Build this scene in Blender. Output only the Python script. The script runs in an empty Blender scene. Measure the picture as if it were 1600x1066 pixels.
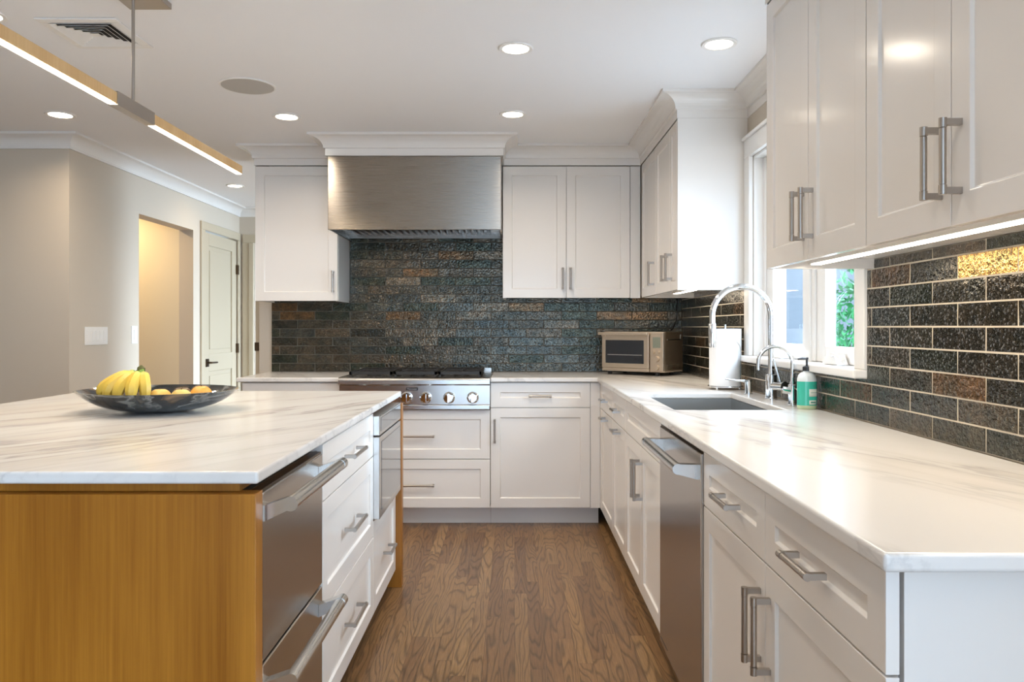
import bpy, bmesh, math, random
from mathutils import Vector, Matrix
random.seed(7)
PI = math.pi
C = bpy.context.scene.collection
S = bpy.context.scene

# ------------------------------------------------------------------ camera
H = 1.2255
cd = bpy.data.cameras.new('camera'); cam = bpy.data.objects.new('camera', cd); C.objects.link(cam)
cam.location = (0, 0, H); cam.rotation_euler = (PI/2, 0, 0)
cd.sensor_width = 36; cd.lens = 1210/1600*36
cd.shift_x = -4/1600; cd.shift_y = -22/1600
cd.clip_start = 0.05
S.camera = cam

# ------------------------------------------------------------------ world, view
w = bpy.data.worlds.new('sky'); S.world = w; w.use_nodes = True
bg = w.node_tree.nodes['Background']
bg.inputs[0].default_value = (0.52, 0.74, 1.0, 1); bg.inputs[1].default_value = 6.3
sd = bpy.data.lights.new('daylight', 'SUN'); sun = bpy.data.objects.new('daylight', sd); C.objects.link(sun)
sd.energy = 23.0; sd.color = (0.72, 0.86, 1.0); sd.angle = math.radians(80)      # bright overcast sky on the window side
sun.rotation_euler = Vector((-1.0, 0.20, -0.60)).to_track_quat('-Z', 'Y').to_euler()
S.view_settings.view_transform = 'Standard'; S.view_settings.look = 'None'
S.view_settings.exposure = 0.14; S.view_settings.gamma = 1.0
S.view_settings.use_curve_mapping = False
CAN_W = 5.6          # power of one ceiling can
WARM = (1.0, 0.885, 0.745)
CEIL = 2.39

# ------------------------------------------------------------------ materials
def new(name):
    m = bpy.data.materials.new(name); m.use_nodes = True
    return m, m.node_tree.nodes, m.node_tree.links, m.node_tree.nodes['Principled BSDF']

def plain(name, col, rough=0.5, metal=0.0, bump=0.0, bscale=200.0, coat=0.0, var=0.0, vscale=3.0, spec=0.5, trans=0.0, ior=1.45):
    m, n, l, p = new(name)
    p.inputs['Base Color'].default_value = (*col, 1)
    p.inputs['Roughness'].default_value = rough
    p.inputs['Metallic'].default_value = metal
    p.inputs['Coat Weight'].default_value = coat
    p.inputs['Coat Roughness'].default_value = 0.1
    p.inputs['Specular IOR Level'].default_value = spec
    p.inputs['Transmission Weight'].default_value = trans
    p.inputs['IOR'].default_value = ior
    tc = n.new('ShaderNodeTexCoord')
    if bump:
        t = n.new('ShaderNodeTexNoise'); t.inputs['Scale'].default_value = bscale; t.inputs['Detail'].default_value = 4
        l.new(tc.outputs['Object'], t.inputs['Vector'])
        b = n.new('ShaderNodeBump'); b.inputs['Strength'].default_value = bump; b.inputs['Distance'].default_value = 0.002
        l.new(t.outputs[0], b.inputs['Height']); l.new(b.outputs[0], p.inputs['Normal'])
    if var:
        t = n.new('ShaderNodeTexNoise'); t.inputs['Scale'].default_value = vscale; t.inputs['Detail'].default_value = 5
        l.new(tc.outputs['Object'], t.inputs['Vector'])
        r = n.new('ShaderNodeValToRGB')
        r.color_ramp.elements[0].position = 0.3; r.color_ramp.elements[1].position = 0.7
        r.color_ramp.elements[0].color = (*[c*(1-var) for c in col], 1)
        r.color_ramp.elements[1].color = (*[min(1, c*(1+var)) for c in col], 1)
        l.new(t.outputs[0], r.inputs[0]); l.new(r.outputs[0], p.inputs['Base Color'])
    return m

def emit(name, col, strength):
    m, n, l, p = new(name)
    p.inputs['Base Color'].default_value = (*col, 1)
    p.inputs['Emission Color'].default_value = (*col, 1)
    p.inputs['Emission Strength'].default_value = strength
    return m

def brushed(name, col=(0.60, 0.58, 0.55), rough=0.28, aniso=0.6, axis='Z', grain=(1, 1, 120), arot=0.0):
    """stainless with a fine grain; grain = object-space stretch of the noise (big number = across the grain)"""
    m, n, l, p = new(name)
    p.inputs['Base Color'].default_value = (*col, 1); p.inputs['Metallic'].default_value = 1
    p.inputs['Anisotropic'].default_value = aniso; p.inputs['Anisotropic Rotation'].default_value = arot
    tg = n.new('ShaderNodeTangent'); tg.direction_type = 'RADIAL'; tg.axis = axis
    l.new(tg.outputs[0], p.inputs['Tangent'])
    tc = n.new('ShaderNodeTexCoord'); mp = n.new('ShaderNodeMapping'); mp.inputs['Scale'].default_value = grain
    t = n.new('ShaderNodeTexNoise'); t.inputs['Scale'].default_value = 5; t.inputs['Detail'].default_value = 3
    l.new(tc.outputs['Object'], mp.inputs[0]); l.new(mp.outputs[0], t.inputs['Vector'])
    mr = n.new('ShaderNodeMapRange'); mr.inputs['To Min'].default_value = rough-0.03; mr.inputs['To Max'].default_value = rough+0.04
    l.new(t.outputs[0], mr.inputs[0]); l.new(mr.outputs[0], p.inputs['Roughness'])
    b = n.new('ShaderNodeBump'); b.inputs['Strength'].default_value = 0.012; b.inputs['Distance'].default_value = 0.0005
    l.new(t.outputs[0], b.inputs['Height']); l.new(b.outputs[0], p.inputs['Normal'])
    return m

def marble(name, rot=0.0):
    m, n, l, p = new(name)
    tc = n.new('ShaderNodeTexCoord'); mp = n.new('ShaderNodeMapping')
    mp.inputs['Scale'].default_value = (1.0, 0.13, 1.0)
    mp0 = n.new('ShaderNodeMapping'); mp0.inputs['Rotation'].default_value = (0, 0, rot)
    l.new(tc.outputs['Object'], mp0.inputs[0]); l.new(mp0.outputs[0], mp.inputs[0])
    warp = n.new('ShaderNodeTexNoise'); warp.inputs['Scale'].default_value = 1.6; warp.inputs['Detail'].default_value = 6
    l.new(mp.outputs[0], warp.inputs['Vector'])
    add = n.new('ShaderNodeMixRGB'); add.blend_type = 'ADD'; add.inputs[0].default_value = 0.16
    l.new(mp.outputs[0], add.inputs[1]); l.new(warp.outputs['Color'], add.inputs[2])
    v = n.new('ShaderNodeTexNoise'); v.inputs['Scale'].default_value = 4.6; v.inputs['Detail'].default_value = 7; v.inputs['Roughness'].default_value = 0.55
    l.new(add.outputs[0], v.inputs['Vector'])
    r = n.new('ShaderNodeValToRGB'); e = r.color_ramp
    e.elements[0].position = 0.40; e.elements[0].color = (0.73, 0.70, 0.66, 1)
    e.elements[1].position = 0.62; e.elements[1].color = (0.77, 0.76, 0.745, 1)
    x = e.elements.new(0.475); x.color = (0.66, 0.625, 0.585, 1)
    x = e.elements.new(0.497); x.color = (0.46, 0.44, 0.43, 1)
    x = e.elements.new(0.510); x.color = (0.68, 0.66, 0.63, 1)
    x = e.elements.new(0.55); x.color = (0.75, 0.735, 0.715, 1)
    l.new(v.outputs[0], r.inputs[0])
    v2 = n.new('ShaderNodeTexNoise'); v2.inputs['Scale'].default_value = 1.3; v2.inputs['Detail'].default_value = 3
    l.new(mp.outputs[0], v2.inputs['Vector'])
    r2 = n.new('ShaderNodeValToRGB'); r2.color_ramp.elements[0].position = 0.38; r2.color_ramp.elements[1].position = 0.6
    l.new(v2.outputs[0], r2.inputs[0])
    mx = n.new('ShaderNodeMixRGB'); mx.inputs[1].default_value = (0.765, 0.75, 0.73, 1)
    l.new(r2.outputs[0], mx.inputs[0]); l.new(r.outputs[0], mx.inputs[2])
    l.new(mx.outputs[0], p.inputs['Base Color'])
    p.inputs['Roughness'].default_value = 0.20
    return m

def oak(name, c1, c2, scale=1.0, rough=0.35):
    """straight vertical-grain veneer"""
    m, n, l, p = new(name)
    tc = n.new('ShaderNodeTexCoord'); mp = n.new('ShaderNodeMapping'); mp.inputs['Scale'].default_value = (60*scale, 60*scale, 1.1)
    l.new(tc.outputs['Object'], mp.inputs[0])
    t = n.new('ShaderNodeTexNoise'); t.inputs['Scale'].default_value = 2.2; t.inputs['Detail'].default_value = 7; t.inputs['Roughness'].default_value = 0.7
    l.new(mp.outputs[0], t.inputs['Vector'])
    mp2 = n.new('ShaderNodeMapping'); mp2.inputs['Scale'].default_value = (5, 5, 0.7); l.new(tc.outputs['Object'], mp2.inputs[0])
    t2 = n.new('ShaderNodeTexNoise'); t2.inputs['Scale'].default_value = 1.5; t2.inputs['Detail'].default_value = 3
    l.new(mp2.outputs[0], t2.inputs['Vector'])
    ad = n.new('ShaderNodeMath'); ad.operation = 'MULTIPLY_ADD'; ad.inputs[1].default_value = 0.55
    l.new(t2.outputs[0], ad.inputs[0])
    ml = n.new('ShaderNodeMath'); ml.operation = 'MULTIPLY'; ml.inputs[1].default_value = 0.45
    l.new(t.outputs[0], ml.inputs[0]); l.new(ml.outputs[0], ad.inputs[2])
    r = n.new('ShaderNodeValToRGB'); r.color_ramp.elements[0].position = 0.36; r.color_ramp.elements[1].position = 0.64
    r.color_ramp.elements[0].color = (*c1, 1); r.color_ramp.elements[1].color = (*c2, 1)
    l.new(ad.outputs[0], r.inputs[0]); l.new(r.outputs[0], p.inputs['Base Color'])
    p.inputs['Roughness'].default_value = rough
    return m

def floor_mat():
    m, n, l, p = new('oak_floorboards')
    tc = n.new('ShaderNodeTexCoord')
    sp = n.new('ShaderNodeSeparateXYZ'); l.new(tc.outputs['Object'], sp.inputs[0])
    def math_(op, a, b=None, c=None):
        q = n.new('ShaderNodeMath'); q.operation = op
        for i, v in enumerate((a, b, c)):
            if v is None: continue
            if isinstance(v, (int, float)): q.inputs[i].default_value = v
            else: l.new(v, q.inputs[i])
        return q.outputs[0]
    W, L = 0.0575, 0.95
    u = math_('DIVIDE', sp.outputs[0], W); iu = math_('FLOOR', u); fu = math_('SUBTRACT', u, iu)
    wn = n.new('ShaderNodeTexWhiteNoise'); wn.noise_dimensions = '1D'; l.new(iu, wn.inputs['W'])
    v0 = math_('DIVIDE', sp.outputs[1], L); v = math_('MULTIPLY_ADD', wn.outputs[0], 7.3, v0)
    iv = math_('FLOOR', v); fv = math_('SUBTRACT', v, iv)
    cb = n.new('ShaderNodeCombineXYZ'); l.new(iu, cb.inputs[0]); l.new(iv, cb.inputs[1])
    wn2 = n.new('ShaderNodeTexWhiteNoise'); wn2.noise_dimensions = '3D'; l.new(cb.outputs[0], wn2.inputs['Vector'])
    rnd = wn2.outputs[0]
    off = math_('MULTIPLY', rnd, 37.0)
    # cathedral rings: contour bands of a smooth, elongated noise field
    cg = n.new('ShaderNodeCombineXYZ')
    l.new(math_('MULTIPLY', sp.outputs[0], 12.0), cg.inputs[0]); l.new(math_('MULTIPLY', sp.outputs[1], 1.35), cg.inputs[1]); l.new(off, cg.inputs[2])
    t = n.new('ShaderNodeTexNoise'); t.inputs['Scale'].default_value = 1.0; t.inputs['Detail'].default_value = 1.6; t.inputs['Roughness'].default_value = 0.35
    l.new(cg.outputs[0], t.inputs['Vector'])
    ring = math_('FRACT', math_('MULTIPLY', t.outputs[0], 15.0))
    rr = n.new('ShaderNodeValToRGB'); e = rr.color_ramp
    e.elements[0].position = 0.0; e.elements[0].color = (0.15, 0.15, 0.15, 1)
    e.elements[1].position = 1.0; e.elements[1].color = (0.15, 0.15, 0.15, 1)
    q = e.elements.new(0.22); q.color = (0.85, 0.85, 0.85, 1)
    q = e.elements.new(0.75); q.color = (1, 1, 1, 1)
    l.new(ring, rr.inputs[0])
    # pores
    cp = n.new('ShaderNodeCombineXYZ')
    l.new(math_('MULTIPLY', sp.outputs[0], 330.0), cp.inputs[0]); l.new(math_('MULTIPLY', sp.outputs[1], 14.0), cp.inputs[1]); l.new(off, cp.inputs[2])
    t3 = n.new('ShaderNodeTexNoise'); t3.inputs['Scale'].default_value = 1.0; t3.inputs['Detail'].default_value = 3
    l.new(cp.outputs[0], t3.inputs['Vector'])
    base = n.new('ShaderNodeValToRGB'); e = base.color_ramp
    e.elements[0].position = 0.0; e.elements[0].color = (0.20, 0.105, 0.046, 1)
    e.elements[1].position = 1.0; e.elements[1].color = (0.335, 0.195, 0.085, 1)
    q = e.elements.new(0.5); q.color = (0.265, 0.145, 0.062, 1)
    l.new(rnd, base.inputs[0])
    mx = n.new('ShaderNodeMixRGB'); mx.blend_type = 'MULTIPLY'; mx.inputs[0].default_value = 0.62
    l.new(base.outputs[0], mx.inputs[1]); l.new(rr.outputs[0], mx.inputs[2])
    pr = n.new('ShaderNodeMapRange'); pr.inputs[1].default_value = 0.3; pr.inputs[2].default_value = 0.7
    pr.inputs[3].default_value = 0.72; pr.inputs[4].default_value = 1.12; l.new(t3.outputs[0], pr.inputs[0])
    mx2 = n.new('ShaderNodeMixRGB'); mx2.blend_type = 'MULTIPLY'; mx2.inputs[0].default_value = 1.0
    l.new(mx.outputs[0], mx2.inputs[1]); l.new(pr.outputs[0], mx2.inputs[2])
    # joints
    ex = math_('MINIMUM', fu, math_('SUBTRACT', 1.0, fu)); ey = math_('MULTIPLY', math_('MINIMUM', fv, math_('SUBTRACT', 1.0, fv)), L/W)
    ed = math_('LESS_THAN', math_('MINIMUM', ex, ey), 0.012)
    mx3 = n.new('ShaderNodeMixRGB'); mx3.inputs[2].default_value = (0.035, 0.018, 0.008, 1)
    l.new(math_('MULTIPLY', ed, 0.75), mx3.inputs[0]); l.new(mx2.outputs[0], mx3.inputs[1])
    l.new(mx3.outputs[0], p.inputs['Base Color'])
    p.inputs['Roughness'].default_value = 0.34
    b = n.new('ShaderNodeBump'); b.inputs['Strength'].default_value = 0.12; b.inputs['Distance'].default_value = 0.002
    l.new(rr.outputs[0], b.inputs['Height']); l.new(b.outputs[0], p.inputs['Normal'])
    return m

def tile_mat():
    """metallic glazed, hammered tile; each tile carries its own tint in the attribute"""
    m, n, l, p = new('metallic_glaze')
    at = n.new('ShaderNodeAttribute'); at.attribute_name = 'tint'
    tc = n.new('ShaderNodeTexCoord')
    t = n.new('ShaderNodeTexNoise'); t.inputs['Scale'].default_value = 75; t.inputs['Detail'].default_value = 3; t.inputs['Roughness'].default_value = 0.6
    l.new(tc.outputs['Object'], t.inputs['Vector'])
    r = n.new('ShaderNodeMapRange'); r.inputs[1].default_value = 0.3; r.inputs[2].default_value = 0.7; r.inputs[3].default_value = 0.55; r.inputs[4].default_value = 1.5
    l.new(t.outputs[0], r.inputs[0])
    mx = n.new('ShaderNodeMixRGB'); mx.blend_type = 'MULTIPLY'; mx.inputs[0].default_value = 1
    l.new(at.outputs['Color'], mx.inputs[1]); l.new(r.outputs[0], mx.inputs[2])
    tl = n.new('ShaderNodeTexNoise'); tl.inputs['Scale'].default_value = 17; tl.inputs['Detail'].default_value = 4
    l.new(tc.outputs['Object'], tl.inputs['Vector'])
    rl = n.new('ShaderNodeValToRGB'); rl.color_ramp.elements[0].position = 0.35; rl.color_ramp.elements[1].position = 0.68
    rl.color_ramp.elements[0].color = (0.80, 0.84, 0.76, 1); rl.color_ramp.elements[1].color = (1.7, 1.40, 1.10, 1)
    l.new(tl.outputs[0], rl.inputs[0])
    mxl = n.new('ShaderNodeMixRGB'); mxl.blend_type = 'MULTIPLY'; mxl.inputs[0].default_value = 1
    l.new(mx.outputs[0], mxl.inputs[1]); l.new(rl.outputs[0], mxl.inputs[2])
    l.new(mxl.outputs[0], p.inputs['Base Color'])
    p.inputs['Metallic'].default_value = 0.75
    p.inputs['Roughness'].default_value = 0.13
    p.inputs['Coat Weight'].default_value = 0.35; p.inputs['Coat Roughness'].default_value = 0.06
    v = n.new('ShaderNodeTexVoronoi'); v.inputs['Scale'].default_value = 95; v.inputs['Randomness'].default_value = 1.0
    l.new(tc.outputs['Object'], v.inputs['Vector'])
    vr = n.new('ShaderNodeMapRange'); vr.interpolation_type = 'SMOOTHSTEP'
    vr.inputs[1].default_value = 0.05; vr.inputs[2].default_value = 0.36; vr.inputs[3].default_value = 1.0; vr.inputs[4].default_value = 0.0
    l.new(v.outputs['Distance'], vr.inputs[0])
    t2 = n.new('ShaderNodeTexNoise'); t2.inputs['Scale'].default_value = 75; t2.inputs['Detail'].default_value = 3
    l.new(tc.outputs['Object'], t2.inputs['Vector'])
    a = n.new('ShaderNodeMath'); a.operation = 'MULTIPLY_ADD'; a.inputs[1].default_value = 1.2; l.new(t2.outputs[0], a.inputs[0]); l.new(vr.outputs[0], a.inputs[2])
    b = n.new('ShaderNodeBump'); b.inputs['Strength'].default_value = 1.0; b.inputs['Distance'].default_value = 0.0024
    l.new(a.outputs[0], b.inputs['Height']); l.new(b.outputs[0], p.inputs['Normal']); l.new(b.outputs[0], p.inputs['Coat Normal'])
    return m

def glass_mat(name, tint=(1, 1, 1), refl=0.07):
    m = bpy.data.materials.new(name); m.use_nodes = True
    n, l = m.node_tree.nodes, m.node_tree.links; n.clear()
    o = n.new('ShaderNodeOutputMaterial'); mix = n.new('ShaderNodeMixShader')
    tr = n.new('ShaderNodeBsdfTransparent'); tr.inputs[0].default_value = (*tint, 1)
    g = n.new('ShaderNodeBsdfGlossy'); g.inputs['Roughness'].default_value = 0.02
    mix.inputs[0].default_value = refl
    l.new(tr.outputs[0], mix.inputs[1]); l.new(g.outputs[0], mix.inputs[2]); l.new(mix.outputs[0], o.inputs[0])
    return m

def siding_mat():
    m, n, l, p = new('white_siding')
    tc = n.new('ShaderNodeTexCoord'); wv = n.new('ShaderNodeTexWave'); wv.bands_direction = 'Z'; wv.inputs['Scale'].default_value = 2.4
    l.new(tc.outputs['Object'], wv.inputs['Vector'])
    b = n.new('ShaderNodeBump'); b.inputs['Strength'].default_value = 0.6; l.new(wv.outputs[0], b.inputs['Height']); l.new(b.outputs[0], p.inputs['Normal'])
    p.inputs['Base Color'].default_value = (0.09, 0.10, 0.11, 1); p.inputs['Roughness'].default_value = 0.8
    return m

def bowl_mat():
    m, n, l, p = new('swirled_black_glaze')
    tc = n.new('ShaderNodeTexCoord'); mp = n.new('ShaderNodeMapping'); mp.inputs['Scale'].default_value = (3, 3, 5); mp.inputs['Rotation'].default_value = (0.3, 0.5, 0.4)
    l.new(tc.outputs['Object'], mp.inputs[0])
    t = n.new('ShaderNodeTexNoise'); t.inputs['Scale'].default_value = 1.3; t.inputs['Detail'].default_value = 3; t.inputs['Distortion'].default_value = 1.6
    l.new(mp.outputs[0], t.inputs['Vector'])
    r = n.new('ShaderNodeValToRGB'); e = r.color_ramp
    e.elements[0].position = 0.30; e.elements[0].color = (0.22, 0.15, 0.09, 1)
    e.elements[1].position = 0.72; e.elements[1].color = (0.16, 0.13, 0.10, 1)
    for ps, c in ((0.42, (0.02, 0.022, 0.025)), (0.50, (0.015, 0.02, 0.025)), (0.545, (0.20, 0.21, 0.21)), (0.60, (0.02, 0.03, 0.035))):
        x = e.elements.new(ps); x.color = (*c, 1)
    l.new(t.outputs[0], r.inputs[0]); l.new(r.outputs[0], p.inputs['Base Color'])
    p.inputs['Roughness'].default_value = 0.08; p.inputs['Coat Weight'].default_value = 0.6
    return m

def banana_mat():
    m, n, l, p = new('banana_skin')
    at = n.new('ShaderNodeAttribute'); at.attribute_name = 'tint'
    tc = n.new('ShaderNodeTexCoord'); t = n.new('ShaderNodeTexNoise'); t.inputs['Scale'].default_value = 55; t.inputs['Detail'].default_value = 5
    l.new(tc.outputs['Object'], t.inputs['Vector'])
    r = n.new('ShaderNodeValToRGB'); r.color_ramp.elements[0].position = 0.66; r.color_ramp.elements[1].position = 0.74
    r.color_ramp.elements[0].color = (1, 1, 1, 1); r.color_ramp.elements[1].color = (0.45, 0.3, 0.15, 1)
    l.new(t.outputs[0], r.inputs[0])
    mx = n.new('ShaderNodeMixRGB'); mx.blend_type = 'MULTIPLY'; mx.inputs[0].default_value = 0.8
    l.new(at.outputs['Color'], mx.inputs[1]); l.new(r.outputs[0], mx.inputs[2]); l.new(mx.outputs[0], p.inputs['Base Color'])
    p.inputs['Roughness'].default_value = 0.42
    return m

M = dict(
    wall=plain('wall_paint', (0.60, 0.525, 0.43), 0.7, bump=0.05, bscale=90),
    ceil=plain('ceiling_paint', (0.87, 0.87, 0.88), 0.85, bump=0.04, bscale=80),
    trim=plain('trim_paint', (0.80, 0.775, 0.74), 0.35),
    cab=plain('cabinet_lacquer', (0.80, 0.765, 0.725), 0.17),
    dimtrim=plain('dimmed_passage_trim', (0.52, 0.44, 0.32), 0.4),  # trim colour darkened and warmed to stand in for dim passage light
    casing=plain('window_paint', (0.85, 0.84, 0.82), 0.35),
    steel=brushed('brushed_steel_sheet', aniso=0.5, rough=0.26),
    hood=brushed('brushed_steel_hood', (0.33, 0.295, 0.255), aniso=0.85, rough=0.27, arot=0.25),
    steelv=brushed('brushed_steel_door', (0.52, 0.48, 0.44), 0.24, 0.5, 'Z'),
    nickel=plain('brushed_nickel', (0.42, 0.38, 0.34), 0.34, 1.0),
    steelbar=plain('satin_steel_bar', (0.62, 0.61, 0.59), 0.25, 1.0),
    chrome=plain('polished_chrome', (0.80, 0.82, 0.84), 0.05, 1.0),
    marble_i=marble('quartzite_island', math.radians(32)),
    marble_r=marble('quartzite_counter', math.radians(-20)),
    oakp=oak('amber_oak_veneer', (0.25, 0.085, 0.005), (0.43, 0.175, 0.018)),
    oakl=oak('pale_oak', (0.62, 0.36, 0.14), (0.74, 0.48, 0.22)),
    floor=floor_mat(), tile=tile_mat(),
    grout=plain('beige_grout', (0.55, 0.49, 0.40), 0.9, bump=0.3, bscale=300),
    grout_dark=plain('dark_grout', (0.13, 0.12, 0.10), 0.9, bump=0.3, bscale=300),
    glass=glass_mat('window_glass'),
    iron=plain('cast_iron', (0.025, 0.024, 0.023), 0.45, bump=0.2, bscale=300),
    black=plain('black_plastic', (0.02, 0.02, 0.022), 0.35),
    dark=plain('dark_gap', (0.03, 0.028, 0.025), 0.6),
    bglass=plain('dark_oven_glass', (0.012, 0.014, 0.02), 0.05, coat=0.5),
    mglass=plain('grey_oven_glass', (0.16, 0.155, 0.15), 0.06, coat=0.5),
    bronze=plain('aged_bronze', (0.10, 0.065, 0.04), 0.35, 0.9),
    lens=emit('lamp_lens', (1.0, 0.90, 0.74), 14.0),
    led=emit('led_diffuser', (1.0, 0.86, 0.66), 9.0),
    ucled=emit('undercabinet_led', (1.0, 0.90, 0.76), 12.0),
    grille=plain('speaker_cloth', (0.50, 0.48, 0.45), 0.9, bump=0.3, bscale=900),
    white=plain('white_plastic', (0.84, 0.82, 0.79), 0.35),
    paper=plain('paper_towel', (0.88, 0.88, 0.88), 0.95, bump=0.5, bscale=160),
    champagne=brushed('champagne_steel', (0.66, 0.57, 0.47), 0.38, 0.0, 'Z', (1, 1, 20)),
    lcd=plain('grey_lcd', (0.20, 0.22, 0.18), 0.2),
    bowl=bowl_mat(), banana=banana_mat(),
    siding=siding_mat(),
    lawn=plain('lawn_green', (0.10, 0.22, 0.05), 0.9, bump=0.8, bscale=60, var=0.4, vscale=20),
    leaf=plain('leaf_green', (0.03, 0.20, 0.06), 0.5, var=0.5, vscale=6),
    bark=plain('brown_bark', (0.10, 0.07, 0.05), 0.9, bump=0.8, bscale=40),
    soap=plain('turquoise_soap', (0.05, 0.52, 0.38), 0.18, coat=0.4),
    soapclear=plain('clear_plastic', (0.78, 0.82, 0.82), 0.15, coat=0.4),
    soapfoot=plain('pale_green_base', (0.55, 0.66, 0.42), 0.15, coat=0.4),
    label=plain('paper_label', (0.80, 0.84, 0.74), 0.6),
    ink=plain('green_ink', (0.05, 0.28, 0.20), 0.6),
    badge=plain('badge_black', (0.03, 0.025, 0.03), 0.3),
    badgetext=plain('badge_letters', (0.75, 0.74, 0.72), 0.3, 0.6),
    slot=plain('vent_shadow', (0.06, 0.055, 0.05), 0.8),
)

# ------------------------------------------------------------------ mesh helpers
class MB:
    def __init__(s): s.v = []; s.f = []; s.sm = []; s.col = []; s.cur = None
    def face(s, idx, smooth=False): s.f.append(tuple(idx)); s.sm.append(smooth); s.col.append(s.cur)
    def box(s, x0, x1, y0, y1, z0, z1):
        if x0 > x1: x0, x1 = x1, x0
        if y0 > y1: y0, y1 = y1, y0
        if z0 > z1: z0, z1 = z1, z0
        b = len(s.v)
        s.v += [(x, y, z) for z in (z0, z1) for y in (y0, y1) for x in (x0, x1)]
        for q in ((0, 2, 3, 1), (4, 5, 7, 6), (0, 1, 5, 4), (2, 6, 7, 3), (0, 4, 6, 2), (1, 3, 7, 5)): s.face([b+i for i in q])
        return s
    def tube(s, pts, rad, seg=12, cap=True, up=None):
        pts = [Vector(p) for p in pts]
        if isinstance(rad, (int, float)): rad = [rad]*len(pts)
        b = len(s.v); prev = None
        for i, p in enumerate(pts):
            d = (pts[min(i+1, len(pts)-1)]-pts[max(i-1, 0)]).normalized()
            if prev is None:
                a = Vector(up) if up else (Vector((0, 0, 1)) if abs(d.z) < 0.9 else Vector((1, 0, 0)))
                prev = (a-d*a.dot(d)).normalized()
            else: prev = (prev-d*prev.dot(d)).normalized()
            q = d.cross(prev)
            for k in range(seg):
                t = 2*PI*k/seg
                s.v.append(tuple(p+(prev*math.cos(t)+q*math.sin(t))*rad[i]))
        for i in range(len(pts)-1):
            for k in range(seg):
                a0 = b+i*seg+k; a1 = b+i*seg+(k+1) % seg
                s.face((a0, a1, a1+seg, a0+seg), True)
        if cap:
            s.face([b+k for k in range(seg)][::-1]); s.face([b+(len(pts)-1)*seg+k for k in range(seg)])
        return s
    def lathe(s, prof, cx=0, cy=0, seg=32, sx=1.0, sy=1.0, smooth=True):
        """prof: (radius, z)"""
        b = len(s.v); n = len(prof)
        for r, z in prof:
            for k in range(seg):
                t = 2*PI*k/seg; s.v.append((cx+r*sx*math.cos(t), cy+r*sy*math.sin(t), z))
        for i in range(n-1):
            for k in range(seg):
                a0 = b+i*seg+k; a1 = b+i*seg+(k+1) % seg
                s.face((a0, a1, a1+seg, a0+seg), smooth)
        if prof[0][0] > 1e-5: s.face([b+k for k in range(seg)][::-1])
        if prof[-1][0] > 1e-5: s.face([b+(n-1)*seg+k for k in range(seg)])
        return s
    def prism(s, poly, axis, a0, a1):
        """poly: 2D points in the plane across axis ('x': (y,z), 'y': (x,z), 'z': (x,y))"""
        def P(u, v, a): return {'x': (a, u, v), 'y': (u, a, v), 'z': (u, v, a)}[axis]
        b = len(s.v); n = len(poly)
        for a in (a0, a1): s.v += [P(u, v, a) for u, v in poly]
        s.face([b+i for i in range(n)][::-1]); s.face([b+n+i for i in range(n)])
        for i in range(n): s.face((b+i, b+(i+1) % n, b+n+(i+1) % n, b+n+i))
        return s
    def slab(s, xs, ys, mask, z0, z1):
        """mask[j][i] true = cell xs[i..i+1] x ys[j..j+1] is solid"""
        nx, ny = len(xs), len(ys); b = len(s.v)
        for z in (z0, z1): s.v += [(x, y, z) for y in ys for x in xs]
        I = lambda i, j, k: b+k*nx*ny+j*nx+i
        on = lambda i, j: 0 <= i < nx-1 and 0 <= j < ny-1 and mask[j][i]
        for j in range(ny-1):
            for i in range(nx-1):
                if not on(i, j): continue
                s.face((I(i, j, 1), I(i+1, j, 1), I(i+1, j+1, 1), I(i, j+1, 1)))
                s.face((I(i, j, 0), I(i, j+1, 0), I(i+1, j+1, 0), I(i+1, j, 0)))
                if not on(i-1, j): s.face((I(i, j+1, 0), I(i, j, 0), I(i, j, 1), I(i, j+1, 1)))
                if not on(i+1, j): s.face((I(i+1, j, 0), I(i+1, j+1, 0), I(i+1, j+1, 1), I(i+1, j, 1)))
                if not on(i, j-1): s.face((I(i, j, 0), I(i+1, j, 0), I(i+1, j, 1), I(i, j, 1)))
                if not on(i, j+1): s.face((I(i+1, j+1, 0), I(i, j+1, 0), I(i, j+1, 1), I(i+1, j+1, 1)))
        return s
    def build(s, name, mat, parent=None, bevel=0.0, seg=2, fix=True):
        me = bpy.data.meshes.new(name); me.from_pydata(s.v, [], s.f); me.materials.append(mat)
        for p, q in zip(me.polygons, s.sm): p.use_smooth = q
        if any(c is not None for c in s.col):
            ca = me.color_attributes.new('tint', 'FLOAT_COLOR', 'CORNER')
            for p, c in zip(me.polygons, s.col):
                for li in p.loop_indices: ca.data[li].color = (*(c or (1, 1, 1)), 1)
        if fix:
            bm = bmesh.new(); bm.from_mesh(me)
            loose = [v for v in bm.verts if not v.link_faces]
            bmesh.ops.delete(bm, geom=loose, context='VERTS')
            bmesh.ops.recalc_face_normals(bm, faces=bm.faces); bm.to_mesh(me); bm.free()
        if any(s.sm): me.set_sharp_from_angle(angle=math.radians(38))
        me.update()
        o = bpy.data.objects.new(name, me); C.objects.link(o)
        if parent: o.parent = parent
        if bevel:
            b = o.modifiers.new('bevel', 'BEVEL'); b.width = bevel; b.segments = seg; b.limit_method = 'ANGLE'; b.angle_limit = math.radians(40)
            b.harden_normals = False
        return o

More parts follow.
